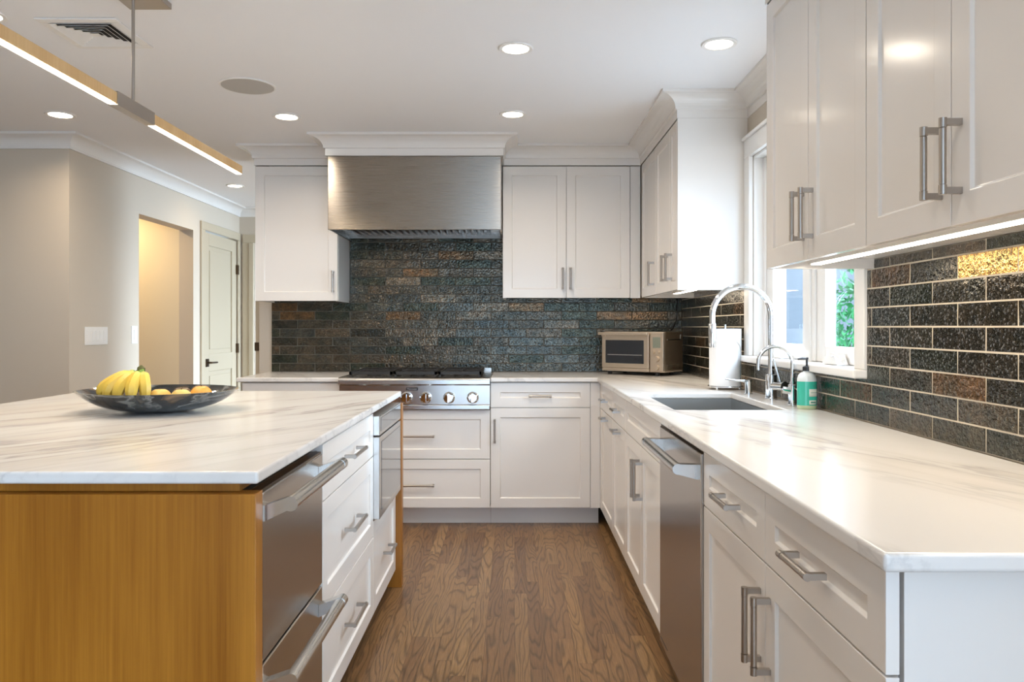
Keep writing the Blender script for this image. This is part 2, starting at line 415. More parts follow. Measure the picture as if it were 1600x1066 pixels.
def bx(*a): return MB().box(*a)
def thing(name, label, cat, loc=(0, 0, 0), rz=0.0, group=None):
    o = bpy.data.objects.new(name, None); C.objects.link(o); o.empty_display_size = 0.05
    o.location = loc; o.rotation_euler = (0, 0, rz); o['label'] = label; o['category'] = cat
    if group: o['group'] = group
    return o
def tag(o, label, cat, group=None, kind=None):
    o['label'] = label; o['category'] = cat
    if group: o['group'] = group
    if kind: o['kind'] = kind
    return o
def struct(o, label=None):
    o['kind'] = 'structure'
    if label: o['label'] = label
    return o
def dup(root, loc, rz=None, label=None):
    r = root.copy(); C.objects.link(r); r.location = loc
    if rz is not None: r.rotation_euler = (0, 0, rz)
    if label: r['label'] = label
    for ch in list(root.children):
        c = ch.copy(); C.objects.link(c); c.parent = r
        for g in list(ch.children):
            d = g.copy(); C.objects.link(d); d.parent = c
    return r

def sweep(name, path, prof, mat):
    """mitred moulding; the room is to the right of the direction of travel. prof: (out, z)"""
    pts = [Vector((p[0], p[1])) for p in path]; offs = []
    nrm = []
    for a, b in zip(pts[:-1], pts[1:]):
        d = (b-a).normalized(); nrm.append(Vector((d.y, -d.x)))
    for i in range(len(pts)):
        if i == 0: offs.append(nrm[0])
        elif i == len(pts)-1: offs.append(nrm[-1])
        else:
            m = nrm[i-1]+nrm[i]; offs.append(m/(1+nrm[i-1].dot(nrm[i])))
    mb = MB(); k = len(prof)
    for p, o in zip(pts, offs):
        for out, z in prof: q = p+o*out; mb.v.append((q.x, q.y, z))
    for i in range(len(pts)-1):
        for j in range(k-1):
            a = i*k+j; mb.face((a, a+1, a+1+k, a+k))
    mb.face(list(range(k))); mb.face([(len(pts)-1)*k+j for j in range(k)][::-1])
    return mb.build(name, mat)

# ------------------------------------------------------------------ the room
XW, YW, XL = 1.165, 5.355, -2.70            # right wall, back wall, left wall planes
struct(bx(-5.2, 1.4, -3.2, 8.9, -0.1, 0).build('floor', M['floor']))
struct(bx(-5.2, 1.4, -3.2, 8.9, CEIL, CEIL+0.1).build('ceiling', M['ceil']))
# back wall behind the range, ends left of the counter
struct(bx(-1.766, 1.4, YW, YW+0.12, 0, CEIL).build('wall_back', M['wall']))
# right wall with the window opening (y 2.61-3.78, z 1.085-2.06)
WY0, WY1, WZ0, WZ1 = 2.61, 3.78, 1.085, 2.06
mb = MB()
mb.box(XW, XW+0.16, -0.3, WY0, 0, CEIL); mb.box(XW, XW+0.16, -3.2, -2.6, 0, CEIL); mb.box(XW, XW+0.16, -2.6, -0.3, 2.15, CEIL); mb.box(XW, XW+0.16, WY1, YW, 0, CEIL)
mb.box(XW, XW+0.16, WY0, WY1, 0, WZ0-0.03); mb.box(XW, XW+0.16, WY0, WY1, WZ1, CEIL)
struct(mb.build('wall_right', M['wall']))
# left wall: a front face, a long side face with a cased-free opening and a door, an end face with a doorway
OY0, OY1, OZ = 5.566, 6.509, 2.04
DY0, DY1, DZ = 6.735, 7.515, 2.055
mb = MB()
mb.box(-5.2, XL, 4.694, 4.694+0.12, 0, CEIL)
struct(mb.build('wall_left_front', M['wall']))
mb = MB()
mb.box(XL-0.12, XL, 4.814, OY0, 0, CEIL); mb.box(XL-0.12, XL, OY0, OY1, OZ, CEIL)
mb.box(XL-0.12, XL, OY1, DY0-0.02, 0, CEIL); mb.box(XL-0.12, XL, DY0-0.02, DY1+0.02, DZ+0.02, CEIL)
mb.box(XL-0.12, XL, DY1+0.02, 7.6, 0, CEIL)
struct(mb.build('wall_left', M['wall']))
struct(bx(-5.0, XL-0.12, OY1, OY1+0.10, 0, CEIL).build('wall_hall', plain('hall_paint', (0.78, 0.68, 0.50), 0.7)))
struct(bx(-5.2, -5.0, -3.2, 8.9, 0, CEIL).build('wall_far_left', M['wall']))
mb = MB(); EY = 7.6
mb.box(XL-0.12, -2.55, EY, EY+0.12, 0, CEIL); mb.box(-2.55, -1.80, EY, EY+0.12, 2.05, CEIL); mb.box(-1.80, 1.4, EY, EY+0.12, 0, CEIL)
struct(mb.build('wall_end', M['wall']))
struct(bx(-2.9, -1.4, 8.75, 8.85, 0, CEIL).build('wall_dark_room', M['dark']))  # near-black colour stands in for the darkness of the unlit room
mb = MB(); mb.box(-5.2, -0.7, -3.2, -3.1, 0, CEIL); mb.box(-0.7, 1.0, -3.2, -3.1, 2.15, CEIL); mb.box(1.0, 1.3, -3.2, -3.1, 0, CEIL)
struct(mb.build('wall_rear', M['wall']))

# crown mouldings
cove = [(0.014, 2.314)]+[(0.014+0.066*(1-math.cos(t)), 2.316+0.058*math.sin(t)) for t in [i*PI/2/8 for i in range(1, 9)]]+[(0.092, 2.376), (0.092, CEIL-0.0005), (0, CEIL-0.0005)]
prof_cab = [(0, 2.268), (0.004, 2.268), (0.004, 2.310)]+cove
prof_room = [(0, 2.305), (0.012, 2.305), (0.012, 2.314)]+cove[:-1]+[(0, CEIL-0.0005)]
struct(sweep('trim_1', [(-1.676, 5.354), (-1.676, 5.0), (-1.152, 5.0)], prof_cab, M['cab']))
struct(sweep('trim_2', [(-1.148, 5.0), (-1.148, 4.712), (-0.072, 4.712), (-0.072, 5.0)], prof_cab, M['cab']))
struct(sweep('trim_3', [(-0.068, 5.0), (0.815, 5.0), (0.815, 3.867), (XW, 3.867), (XW, 2.503), (0.815, 2.503), (0.815, 0.5)], prof_cab, M['cab']))
struct(sweep('trim_4', [(-4.99, 4.694), (XL, 4.694), (XL, 7.6), (-1.4, 7.6)], prof_room, M['trim']))
# casings of the hall door and end doorway
mb = MB()
for y0, y1 in ((DY0-0.09, DY0-0.012), (DY1+0.012, DY1+0.075)): mb.box(XL, XL+0.018, y0, y1, 0, DZ+0.012)
mb.box(XL, XL+0.018, DY0-0.09, DY1+0.075, DZ+0.012, DZ+0.085)
struct(mb.build('trim_5', M['dimtrim'], bevel=0.004))
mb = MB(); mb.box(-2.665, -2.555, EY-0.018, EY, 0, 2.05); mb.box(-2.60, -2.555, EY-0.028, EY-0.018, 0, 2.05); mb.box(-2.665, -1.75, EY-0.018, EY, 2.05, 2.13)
struct(mb.build('trim_6', M['dimtrim'], bevel=0.004))
# jamb with its hinge beyond the end of the back wall
j = struct(bx(-1.80, -1.767, YW+0.02, YW+0.14, 0, 2.1).build('trim_7', M['dimtrim'], bevel=0.002))
bx(-1.802, -1.770, YW+0.015, YW+0.019, 1.06, 1.118).build('hinge', M['bronze'], j)

# the hall door
d = struct(thing('door_1', 'two-panel hall door tinted as dimly lit, with a dark lever handle', 'door', (XL-0.03, DY0, 0), PI/2)); del d['category']
def panel_door(parent, w_, h_, mat):
    xs = [0, 0.11, w_-0.11, w_]; zs = [0.012, 0.22, 0.83, 0.985, h_-0.11, h_]
    mb = MB(); mb.box(0, w_, -0.016, 0.02, 0.012, h_)     # core
    for i in (0, 2): mb.box(xs[i], xs[i+1], -0.03, -0.016, 0.012, h_)
    for z0, z1 in ((0.012, 0.22), (0.83, 0.985), (h_-0.11, h_)): mb.box(xs[1], xs[2], -0.03, -0.016, z0, z1)
    for z0, z1 in ((0.26, 0.79), (1.025, h_-0.15)): mb.box(xs[1]+0.035, xs[2]-0.035, -0.024, -0.016, z0, z1)
    return mb.build('door_leaf', mat, parent, bevel=0.003)
panel_door(d, DY1-DY0, DZ, M['dimtrim'])
mb = MB(); mb.box(0.03, 0.085, -0.040, -0.0305, 0.875, 0.945); mb.tube([(0.057, -0.04, 0.912), (0.057, -0.075, 0.912), (0.075, -0.082, 0.912), (0.165, -0.082, 0.910)], 0.008, 8)
mb.build('door_handle', M['bronze'], d)
for z in (1.02, 1.78, 0.25): bx(DY1-DY0-0.018, DY1-DY0+0.012, -0.052, -0.031, z-0.045, z+0.045).build('hinge', M['bronze'], d)

# ------------------------------------------------------------------ window
wroot = struct(thing('window_1', 'white casement window above the sink', 'window')); del wroot['category']
mb = MB(); xo = XW-0.022
mb.box(xo, XW, WY0-0.075, WY0, 1.085, WZ1+0.0); mb.box(xo, XW, WY1, WY1+0.08, 1.085, WZ1)
mb.box(xo, XW, WY0-0.075, WY1+0.08, WZ1, WZ1+0.09); mb.box(xo-0.012, XW, WY0-0.075, WY1+0.083, WZ1+0.09, WZ1+0.105)
mb.box(XW, XW+0.12, WY0, WY0+0.012, 1.085, WZ1); mb.box(XW, XW+0.12, WY1-0.012, WY1, 1.085, WZ1); mb.box(XW, XW+0.12, WY0, WY1, WZ1-0.012, WZ1)
mb.build('window_frame', M['casing'], wroot, bevel=0.003)
bx(XW-0.055, XW+0.12, WY0-0.075, WY1+0.08, 1.056, 1.085).build('window_sill', M['casing'], wroot, bevel=0.006)
GX = XW+0.065
bx(GX-0.03, GX+0.05, 3.15, 3.20, 1.085, WZ1-0.012).build('mullion', M['casing'], wroot, bevel=0.003)
for a, b in ((WY0+0.012, 3.15), (3.20, WY1-0.012)):
    mb = MB(); sw = 0.075
    mb.box(GX-0.012, GX+0.03, a, a+sw, 1.087, WZ1-0.014); mb.box(GX-0.012, GX+0.03, b-sw-(0.04 if b > 3.5 else 0.04), b, 1.087, WZ1-0.014)
    mb.box(GX-0.012, GX+0.03, a+sw, b-sw-0.04, 1.087, 1.15); mb.box(GX-0.012, GX+0.03, a+sw, b-sw-0.04, WZ1-0.09, WZ1-0.014)
    mb.box(GX-0.022, GX-0.012, a, a+0.03, 1.087, WZ1-0.014); mb.box(GX-0.022, GX-0.012, b-0.03, b, 1.087, WZ1-0.014)
    sash = mb.build('sash', M['casing'], wroot, bevel=0.003)
    bx(GX+0.006, GX+0.012, a+sw, b-sw-0.04, 1.15, WZ1-0.09).build('pane', M['glass'], sash)
    # folding crank on the sill
    c = (a+b)/2
    mb = MB(); mb.prism([(c-0.08, 1.087), (c+0.06, 1.087), (c+0.04, 1.115), (c-0.05, 1.122)], 'x', XW+0.005, XW+0.045)
    mb.tube([(XW+0.01, c-0.02, 1.118), (XW-0.01, c-0.07, 1.128), (XW-0.015, c-0.14, 1.118), (XW-0.015, c-0.19, 1.10)], 0.006, 8)
    mb.tube([(XW-0.015, c-0.19, 1.10), (XW-0.03, c-0.205, 1.115)], 0.008, 8)
    mb.build('crank_handle', M['white'], wroot)

# garden beyond the window
struct(bx(1.45, 30, -6, 40, -0.6, -0.5).build('bounce_ground', plain('pale_bounce_ground', (0.42, 0.43, 0.44), 0.9, var=0.12, vscale=8)))  # unseen ground, made pale to bounce neutral daylight onto the ceiling
nh = thing('neighbour_house', 'pale sided house wall seen through the sink window', 'house', (4.2, 12.5, -0.5))
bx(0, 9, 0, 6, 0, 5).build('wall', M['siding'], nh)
mb = MB(); mb.prism([(-0.4, 5), (9.4, 5), (4.5, 7.6)], 'y', -0.3, 6.3); mb.build('roof', plain('grey_shingle', (0.2, 0.2, 0.21), 0.8), nh)
def shrub(x, y, z, rx, rz_, label, n_=900):
    t = thing('garden_shrub', label, 'shrub', (x, y, -0.5), 0, 'shrubs outside the window')
    mb = MB(); rr = random.Random(int(x*100))
    for i in range(6):
        a = rr.random()*6.28; mb.tube([(0.03*math.cos(a), 0.03*math.sin(a), 0), (0.15*math.cos(a), 0.15*math.sin(a), z*0.7), (0.3*rx/0.5*math.cos(a), 0.3*math.sin(a), z+0.4)], [0.02, 0.014, 0.006], 6)
    mb.build('stem', M['bark'], t)
    mb = MB()
    for i in range(n_):
        u = Vector((rr.gauss(0, 1), rr.gauss(0, 1), rr.gauss(0, 1))).normalized()*(rr.random()**0.4)
        c = Vector((u.x*rx, u.y*rx, z+0.5+u.z*rz_)); 
        a = Vector((rr.gauss(0, 1), rr.gauss(0, 1), rr.gauss(0, 1))).normalized(); b_ = a.cross(Vector((rr.gauss(0, 1), rr.gauss(0, 1), 1))).normalized()
        L_ = 0.035+0.03*rr.random(); b = len(mb.v)
        mb.v += [tuple(c-a*L_), tuple(c+b_*L_*0.45), tuple(c+a*L_), tuple(c-b_*L_*0.45)]; mb.face((b, b+1, b+2, b+3))
    mb.build('foliage', M['leaf'], t, fix=False)
    return t
shrub(3.42, 7.6, 1.15, 0.36, 0.75, 'leafy green shrub outside, at the right edge of the near window pane')
shrub(3.9, 9.6, 0.75, 0.40, 0.45, 'lower green shrub outside, behind the tall one and left of it', 600)

# ------------------------------------------------------------------ tile backsplash
PAL = [((0.046, 0.046, 0.040), 6), ((0.060, 0.057, 0.049), 5), ((0.032, 0.040, 0.033), 5), ((0.080, 0.070, 0.057), 3), ((0.110, 0.070, 0.038), 2), ((0.050, 0.056, 0.055), 3), ((0.10, 0.088, 0.072), 1)]
PAL = [c for c, k in PAL for _ in range(k)]
def backsplash(name, label, axis, plane, front, regions, th, u0, rows_from, gold=()):
    """axis 'y': wall facing -y, u = x;  axis 'x': wall facing -x, u = y"""
    root = thing(name, label, 'backsplash')
    g = MB(); t = MB(); rr = random.Random(11)
    def slabbox(mbb, u0_, u1_, z0_, z1_, p0, p1):
        if axis == 'y': mbb.box(u0_, u1_, p0, p1, z0_, z1_)
        else: mbb.box(p0, p1, u0_, u1_, z0_, z1_)
    for (a, b, z0, z1) in regions: slabbox(g, a, b, z0, z1, front+0.0010, plane)
    g.build('grout', M['grout'] if axis == 'x' else M['grout_dark'], root)
    TW, gp = 0.243, 0.0030; zmax = max(r[3] for r in regions); z = rows_from; row = 0
    umin = min(r[0] for r in regions); umax = max(r[1] for r in regions)
    while z < zmax:
        u = u0-(TW/2 if row % 2 else 0)-TW*40
        while u < umax:
            if u+TW > umin:
                col = rr.choice(PAL); k = 0.8+0.4*rr.random(); col = tuple(c*k for c in col)
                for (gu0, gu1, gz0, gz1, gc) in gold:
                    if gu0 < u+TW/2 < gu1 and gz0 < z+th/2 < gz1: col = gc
                for (a, b, z0, z1) in regions:
                    p, q = max(u+gp/2, a), min(u+TW-gp/2, b); s0, s1 = max(z+gp/2, z0), min(z+th-gp/2, z1)
                    if q-p > 0.004 and s1-s0 > 0.004:
                        t.cur = col; c = 0.0016; n0 = len(t.v); tilt = [rr.uniform(-0.0009, 0.0009) for _ in range(4)]
                        def V(uu, zz, pp): return (uu, pp, zz) if axis == 'y' else (pp, uu, zz)
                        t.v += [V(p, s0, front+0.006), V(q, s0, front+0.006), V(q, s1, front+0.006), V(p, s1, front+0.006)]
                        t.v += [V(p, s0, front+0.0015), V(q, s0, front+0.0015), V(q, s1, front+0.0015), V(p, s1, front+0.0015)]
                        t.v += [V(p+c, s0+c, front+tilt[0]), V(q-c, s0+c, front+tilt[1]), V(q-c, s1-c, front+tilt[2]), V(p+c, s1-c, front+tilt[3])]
                        for r_ in (0, 4):
                            for i in range(4): t.face((n0+r_+i, n0+r_+(i+1) % 4, n0+r_+4+(i+1) % 4, n0+r_+4+i))
                        t.face((n0+8, n0+9, n0+10, n0+11)); t.face((n0, n0+3, n0+2, n0+1))
            u += TW
        z += th; row += 1
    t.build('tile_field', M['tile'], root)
    return root
backsplash('tile_backsplash', 'dark metallic brick-set wall tile behind the rangetop, wall to wall', 'y', YW-0.001, YW-0.012,
           [(-1.676, -1.138, 0.916, 1.405), (-1.138, -0.079, 0.916, 1.86), (-0.079, XW-0.013, 0.916, 1.442)], 0.0595, -1.62, 0.916)
backsplash('tile_backsplash', 'dark glossy brick-set tile on the right wall around the window', 'x', XW-0.001, XW-0.012,
           [(0.4, WY0-0.076, 0.916, 1.442), (WY0-0.076, 3.866, 0.916, 1.055), (3.866, YW-0.013, 0.916, 1.442)], 0.062, 2.138, 0.916,
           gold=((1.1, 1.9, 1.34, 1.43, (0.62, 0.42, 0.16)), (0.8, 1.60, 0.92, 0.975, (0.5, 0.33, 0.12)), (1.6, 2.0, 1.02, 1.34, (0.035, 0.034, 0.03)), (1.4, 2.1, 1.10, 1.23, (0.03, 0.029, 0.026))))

# ------------------------------------------------------------------ cabinet kit (local: x = width, -y = out of the face, z up)
def handle_mb(kind, c, z, L, r=0.0065, out=0.034):
    mb = MB(); h = L/2
    def P(a, y, b): return (c+a, y, z+b) if kind == 'h' else (c+b, y, z+a)
    for s_ in (-1, 1):
        e = s_*h; i = s_*(h-0.012)
        if kind == 'h': mb.box(c+min(e, i), c+max(e, i), -out-0.004, -0.0005, z-0.0055, z+0.0055)
        else: mb.box(c-0.0055, c+0.0055, -out-0.004, -0.0005, z+min(e, i), z+max(e, i))
        mb.tube([P(s_*(h+0.0015), -out, 0), P(s_*(h-0.016), -out, 0)], r+0.0007, 14)
        mb.tube([P(s_*(h-0.017), -out, 0), P(s_*(h-0.0185), -out, 0)], r*0.8, 14)
    mb.tube([P(-(h-0.018), -out, 0), P(h-0.018, -out, 0)], r, 14)
    return mb
def shaker_mb(x0, x1, z0, z1, st=0.058, rec=0.007, th=0.02):
    """five-piece front as ONE solid: frame ring with a sloped step down to the panel"""
    mb = MB(); b = 0.004
    rings = [((x0, z0, x1, z1), 0.0), ((x0+st, z0+st, x1-st, z1-st), 0.0), ((x0+st+b, z0+st+b, x1-st-b, z1-st-b), rec)]
    for (a, c, d_, e), y in rings: mb.v += [(a, y, c), (d_, y, c), (d_, y, e), (a, y, e)]
    for k in range(2):
        for i in range(4): mb.face((k*4+i, k*4+(i+1) % 4, k*4+4+(i+1) % 4, k*4+4+i))
    mb.face((8, 9, 10, 11))
    n = len(mb.v); mb.v += [(x0, th, z0), (x1, th, z0), (x1, th, z1), (x0, th, z1)]
    for i in range(4): mb.face((i, n+i, n+(i+1) % 4, (i+1) % 4))
    mb.face((n+3, n+2, n+1, n))
    return mb
G = 0.0015
def front(root, kind, x0, x1, z0, z1, handle=None, st=0.058):
    f = shaker_mb(x0+G, x1-G, z0+G, z1-G, st).build(kind, M['cab'], root, bevel=0.0012)
    if handle: handle_mb(*handle).build('handle', M['nickel'], f)
    return f
RB, RR, RI = 0.0, -PI/2, PI/2

# base cabinets, back run (face plane y = 4.745)
YB = 4.745
t = thing('base_cabinet', 'white base cabinet left of the rangetop, mostly hidden by the island', 'cabinet', (-1.67, YB, 0), RB, 'white base cabinets')
bx(0, 0.598, 0.021, 0.605, 0.115, 0.886).build('body', M['cab'], t, bevel=0.001)
bx(0.0, 0.598, 0.10, 0.12, 0, 0.114).build('toe_kick', M['cab'], t)
front(t, 'drawer', 0, 0.598, 0.73, 0.884, ('h', 0.3, 0.805, 0.137)); front(t, 'door', 0, 0.598, 0.116, 0.73, ('v', 0.05, 0.59, 0.137))
t = thing('base_cabinet', 'white two-drawer base cabinet under the rangetop', 'cabinet', (-1.07, YB, 0), RB, 'white base cabinets')
bx(0.001, 0.920, 0.021, 0.605, 0.115, 0.715).build('body', M['cab'], t, bevel=0.001)
bx(0.0, 0.921, 0.10, 0.12, 0, 0.114).build('toe_kick', M['cab'], t)
front(t, 'drawer', 0, 0.921, 0.415, 0.718, ('h', 0.46, 0.558, 0.24)); front(t, 'drawer', 0, 0.921, 0.116, 0.414, ('h', 0.46, 0.257, 0.24))
t = thing('base_cabinet', 'white base cabinet right of the rangetop, one drawer over one wide door', 'cabinet', (-0.148, YB, 0), RB, 'white base cabinets')
bx(0.001, 0.672, 0.021, 0.605, 0.115, 0.886).build('body', M['cab'], t, bevel=0.001)
bx(0.0, 0.672, 0.10, 0.12, 0, 0.114).build('toe_kick', M['cab'], t)
front(t, 'drawer', 0, 0.612, 0.731, 0.884, ('h', 0.304, 0.803, 0.137)); front(t, 'door', 0, 0.612, 0.116, 0.730, ('v', 0.027, 0.59, 0.142))
bx(0.613, 0.672, 0.0, 0.021, 0.116, 0.884).build('filler_strip', M['cab'], t)

# base cabinets, right run (face plane x = 0.525), local x runs toward the camera
XB = 0.525
def right_unit(y_far, y_near, label, body_far=None):
    t = thing('base_cabinet', label, 'cabinet', (XB, y_far, 0), RR, 'white base cabinets')
    w_ = y_far-y_near
    return t, w_
t, w_ = right_unit(4.70, 4.145, 'narrow white base cabinet at the inner corner of the right run')
bx(-0.65, w_-0.001, 0.022, 0.635, 0.115, 0.886).build('body', M['cab'], t); bx(-0.03, w_, 0.10, 0.12, 0, 0.114).build('toe_kick', M['cab'], t)
bx(-0.044, -0.001, 0.0, 0.021, 0.116, 0.884).build('filler_strip', M['cab'], t)
front(t, 'drawer', 0, w_, 0.731, 0.884, ('h', w_/2, 0.803, 0.137)); front(t, 'door', 0, w_, 0.116, 0.730, ('h', w_/2, 0.697, 0.137))
t, w_ = right_unit(4.145, 3.665, 'narrow white base cabinet between the corner unit and the sink cabinet')
bx(0.001, w_-0.001, 0.022, 0.635, 0.115, 0.886).build('body', M['cab'], t); bx(0, w_, 0.10, 0.12, 0, 0.114).build('toe_kick', M['cab'], t)
front(t, 'drawer', 0, w_, 0.731, 0.884, ('h', w_/2, 0.803, 0.137)); front(t, 'door', 0, w_, 0.116, 0.730, ('h', w_/2, 0.697, 0.137))
t, w_ = right_unit(3.665, 2.773, 'white two-door sink cabinet beside the dishwasher')
mb = MB(); mb.box(0.001, w_-0.001, 0.022, 0.045, 0.115, 0.886); mb.box(0.001, 0.019, 0.045, 0.635, 0.115, 0.60); mb.box(w_-0.019, w_-0.001, 0.045, 0.635, 0.115, 0.60); mb.box(0.001, w_-0.001, 0.045, 0.635, 0.115, 0.135)
mb.build('body', M['cab'], t); bx(0, w_, 0.10, 0.12, 0, 0.114).build('toe_kick', M['cab'], t)
front(t, 'false_drawer', 0, w_, 0.731, 0.884)
front(t, 'door', 0, w_/2, 0.116, 0.730, ('v', w_/2-0.035, 0.59, 0.157)); front(t, 'door', w_/2, w_, 0.116, 0.730, ('v', w_/2+0.035, 0.59, 0.157))
t, w_ = right_unit(2.150, 1.094, 'white base cabinet nearest the camera, two drawers over two doors')
bx(0.001, w_-0.022, 0.026, 0.635, 0.115, 0.886).build('body', M['cab'], t); bx(0, w_-0.03, 0.10, 0.12, 0, 0.114).build('toe_kick', M['cab'], t)
front(t, 'drawer', 0, w_/2, 0.731, 0.884, ('h', w_/4+0.02, 0.805, 0.137)); front(t, 'drawer', w_/2, w_, 0.731, 0.884, ('h', 3*w_/4-0.01, 0.805, 0.137))
front(t, 'door', 0, w_/2, 0.116, 0.730, ('v', w_/2-0.032, 0.59, 0.157)); front(t, 'door', w_/2, w_, 0.116, 0.730, ('v', w_/2+0.032, 0.59, 0.157))
bx(w_-0.021, w_-0.003, 0.027, 0.637, 0.0, 0.886).build('end_panel', M['cab'], t, bevel=0.001)

# dishwasher
t = thing('dishwasher', 'stainless steel dishwasher with a thick bar handle in the right run', 'dishwasher', (XB, 2.768, 0), RR)
w_ = 0.613
bx(0.004, w_-0.004, 0.03, 0.60, 0.10, 0.884).build('body', M['dark'], t); bx(0.004, w_-0.004, 0.08, 0.10, 0, 0.099).build('toe_kick', M['dark'], t)
f = bx(0.003, w_-0.003, -0.006, 0.029, 0.105, 0.872).build('door', M['steelv'], t, bevel=0.003)
def bar_handle(parent, x0, x1, z, r, out, y0=-0.006, drop=0.0):
    mb = MB()
    for x, s_ in ((x0, 1), (x1, -1)):
        mb.prism([(y0+0.0005, z-0.030), (y0+0.0005, z+0.012), (-out-r*0.3, z+r*0.92), (-out-r*0.3, z-r*0.92)][::1], 'x', x, x+s_*0.028)
        mb.tube([(x-s_*0.002, -out, z), (x+s_*0.030, -out, z)], r*1.04, 20)
        mb.tube([(x+s_*0.030, -out, z), (x+s_*0.034, -out, z)], r*0.9, 20)
    mb.tube([(x0+0.034, -out, z), (x1-0.034, -out, z)], r, 20)
    return mb.build('handle', M['steelbar'], parent, bevel=0.0)
bar_handle(f, 0.04, w_-0.04, 0.822, 0.015, 0.062)
bx(0.02, 0.14, -0.0065, -0.006, 0.125, 0.128).build('trim_line', M['dark'], f)

# island (face plane x = -0.56), local x runs away from the camera
XI = -0.558
isl = thing('kitchen_island', 'amber oak end panels and frame that carry the island worktop', 'island', (0, 0, 0))
bx(-2.02, -0.5555, 1.662, 1.708, 0, 0.866).build('end_panel', M['oakp'], isl, bevel=0.0015)
bx(-2.02, -0.531, 3.640, 3.690, 0, 0.866).build('end_panel', M['oakp'], isl, bevel=0.0015)
mb = MB(); mb.box(-2.0, -0.60, 1.690, 3.67, 0.867, 0.887); mb.build('top_frame', M['oakp'], isl)
mb = MB(); mb.box(-2.0, -1.98, 1.709, 3.639, 0.0, 0.866); mb.build('back_panel', M['oakp'], isl)
t = thing('refrigerator_drawers', 'two stacked stainless refrigerator drawers with tubular handles in the island', 'refrigerator', (XI, 1.712, 0), RI)
bx(0.002, 0.535, 0.03, 0.60, 0.085, 0.864).build('body', M['dark'], t)
mb = MB(); mb.box(0.002, 0.535, 0.004, 0.029, 0.845, 0.864); mb.build('top_grille', M['bronze'], t)
for z0, z1, hz in ((0.482, 0.858, 0.832), (0.09, 0.474, 0.438)):
    f = bx(0.003, 0.535, 0.0, 0.029, z0, z1).build('drawer', M['steelv'], t, bevel=0.003)
    mb = MB()
    for x, s_ in ((0.012, 1), (0.525, -1)):
        mb.prism([(-0.0005, hz-0.040), (-0.0005, hz-0.005), (-0.055, hz+0.014), (-0.055, hz-0.014)], 'x', x, x+s_*0.032)
        mb.tube([(x-s_*0.004, -0.060, hz), (x+s_*0.034, -0.060, hz)], 0.0165, 20)
    mb.tube([(0.045, -0.060, hz), (0.493, -0.060, hz)], 0.0158, 20)
    mb.build('handle', M['steelbar'], f)
t = thing('island_cabinet', 'white three-drawer cabinet in the middle of the island', 'cabinet', (XI, 2.252, 0), RI, 'white island cabinets')
bx(0.001, 0.807, 0.022, 0.60, 0.085, 0.866).build('body', M['cab'], t); bx(0, 0.807, 0.09, 0.11, 0, 0.084).build('toe_kick', M['dark'], t)
bx(0.001, 0.807, 0.006, 0.05, 0.8665, 0.886).build('top_rail', M['cab'], t)
for z0, z1, hz, st in ((0.716, 0.884, 0.80, 0.058), (0.396, 0.715, 0.560, 0.058), (0.086, 0.395, 0.247, 0.058)):
    front(t, 'drawer', 0, 0.808, z0, z1, ('h', 0.385, hz, 0.20), st)
t = thing('island_cabinet', 'white single-drawer island cabinet below the built-in microwave', 'cabinet', (XI, 3.062, 0), RI, 'white island cabinets')
bx(0.001, 0.572, 0.022, 0.60, 0.085, 0.458).build('body', M['cab'], t); bx(0, 0.572, 0.09, 0.11, 0, 0.084).build('toe_kick', M['dark'], t)
front(t, 'drawer', 0, 0.572, 0.086, 0.458, ('h', 0.29, 0.265, 0.137))
t = thing('microwave_drawer', 'stainless built-in drawer microwave with dark glass at the far end of the island', 'microwave', (XI, 3.064, 0), RI)
bx(0.004, 0.566, 0.024, 0.58, 0.462, 0.864).build('body', M['dark'], t)
f = bx(0.0, 0.568, -0.024, 0.022, 0.795, 0.872).build('control_panel', M['steelbar'], t, bevel=0.002)
bx(0.03, 0.545, -0.0255, -0.0242, 0.808, 0.862).build('display_glass', M['mglass'], f)
f = bx(0.0, 0.568, -0.024, 0.022, 0.463, 0.789).build('drawer', M['steelbar'], t, bevel=0.002)
bx(0.045, 0.545, -0.0255, -0.0242, 0.492, 0.765).build('window', M['mglass'], f)
bx(0.0, 0.568, -0.015, 0.022, 0.7895, 0.7945).build('seam', M['dark'], t)

# worktops
def worktop(name, label, mb, mat): return tag(mb.build(name, mat, bevel=0.006, seg=4), label, 'countertop')
worktop('island_worktop', 'pale veined stone worktop of the island', MB().slab([-2.08, -0.550], [1.660, 3.762], [[1]], 0.888, 0.915), M['marble_i'])
worktop('countertop', 'L-shaped pale veined stone countertop holding the sink',
        MB().slab([-0.147, 0.506, 0.603, 1.020, XW-0.014], [1.060, 2.90, 3.65, 4.725, YW-0.014], [[0, 1, 1, 1], [0, 1, 0, 1], [0, 1, 1, 1], [1, 1, 1, 1]], 0.888, 0.915), M['marble_r'])
worktop('countertop', 'short stone countertop piece left of the rangetop', MB().slab([-1.700, -1.073], [4.725, YW-0.014], [[1]], 0.888, 0.915), M['marble_r'])

# sink
t = thing('sink', 'stainless undermount sink basin set below the countertop cutout', 'sink', (0, 0, 0))
x0, x1, y0, y1, zb = 0.600, 1.023, 2.897, 3.653, 0.665
mb = MB(); th = 0.003
mb.box(x0, x1, y0, y1, zb, zb+th); mb.box(x0, x0+th, y0, y1, zb, 0.887); mb.box(x1-th, x1, y0, y1, zb, 0.887)
mb.box(x0, x1, y0, y0+th, zb, 0.887); mb.box(x0, x1, y1-th, y1, zb, 0.887)
mb.build('basin', brushed('brushed_steel_sink', (0.50, 0.50, 0.49), 0.32, 0.3, 'Z', (1, 40, 1)), t)
MB().lathe([(0.045, zb+0.004), (0.045, zb+0.007), (0.035, zb+0.008), (0.0, zb+0.006)], 0.81, 3.28).build('drain', M['chrome'], t)

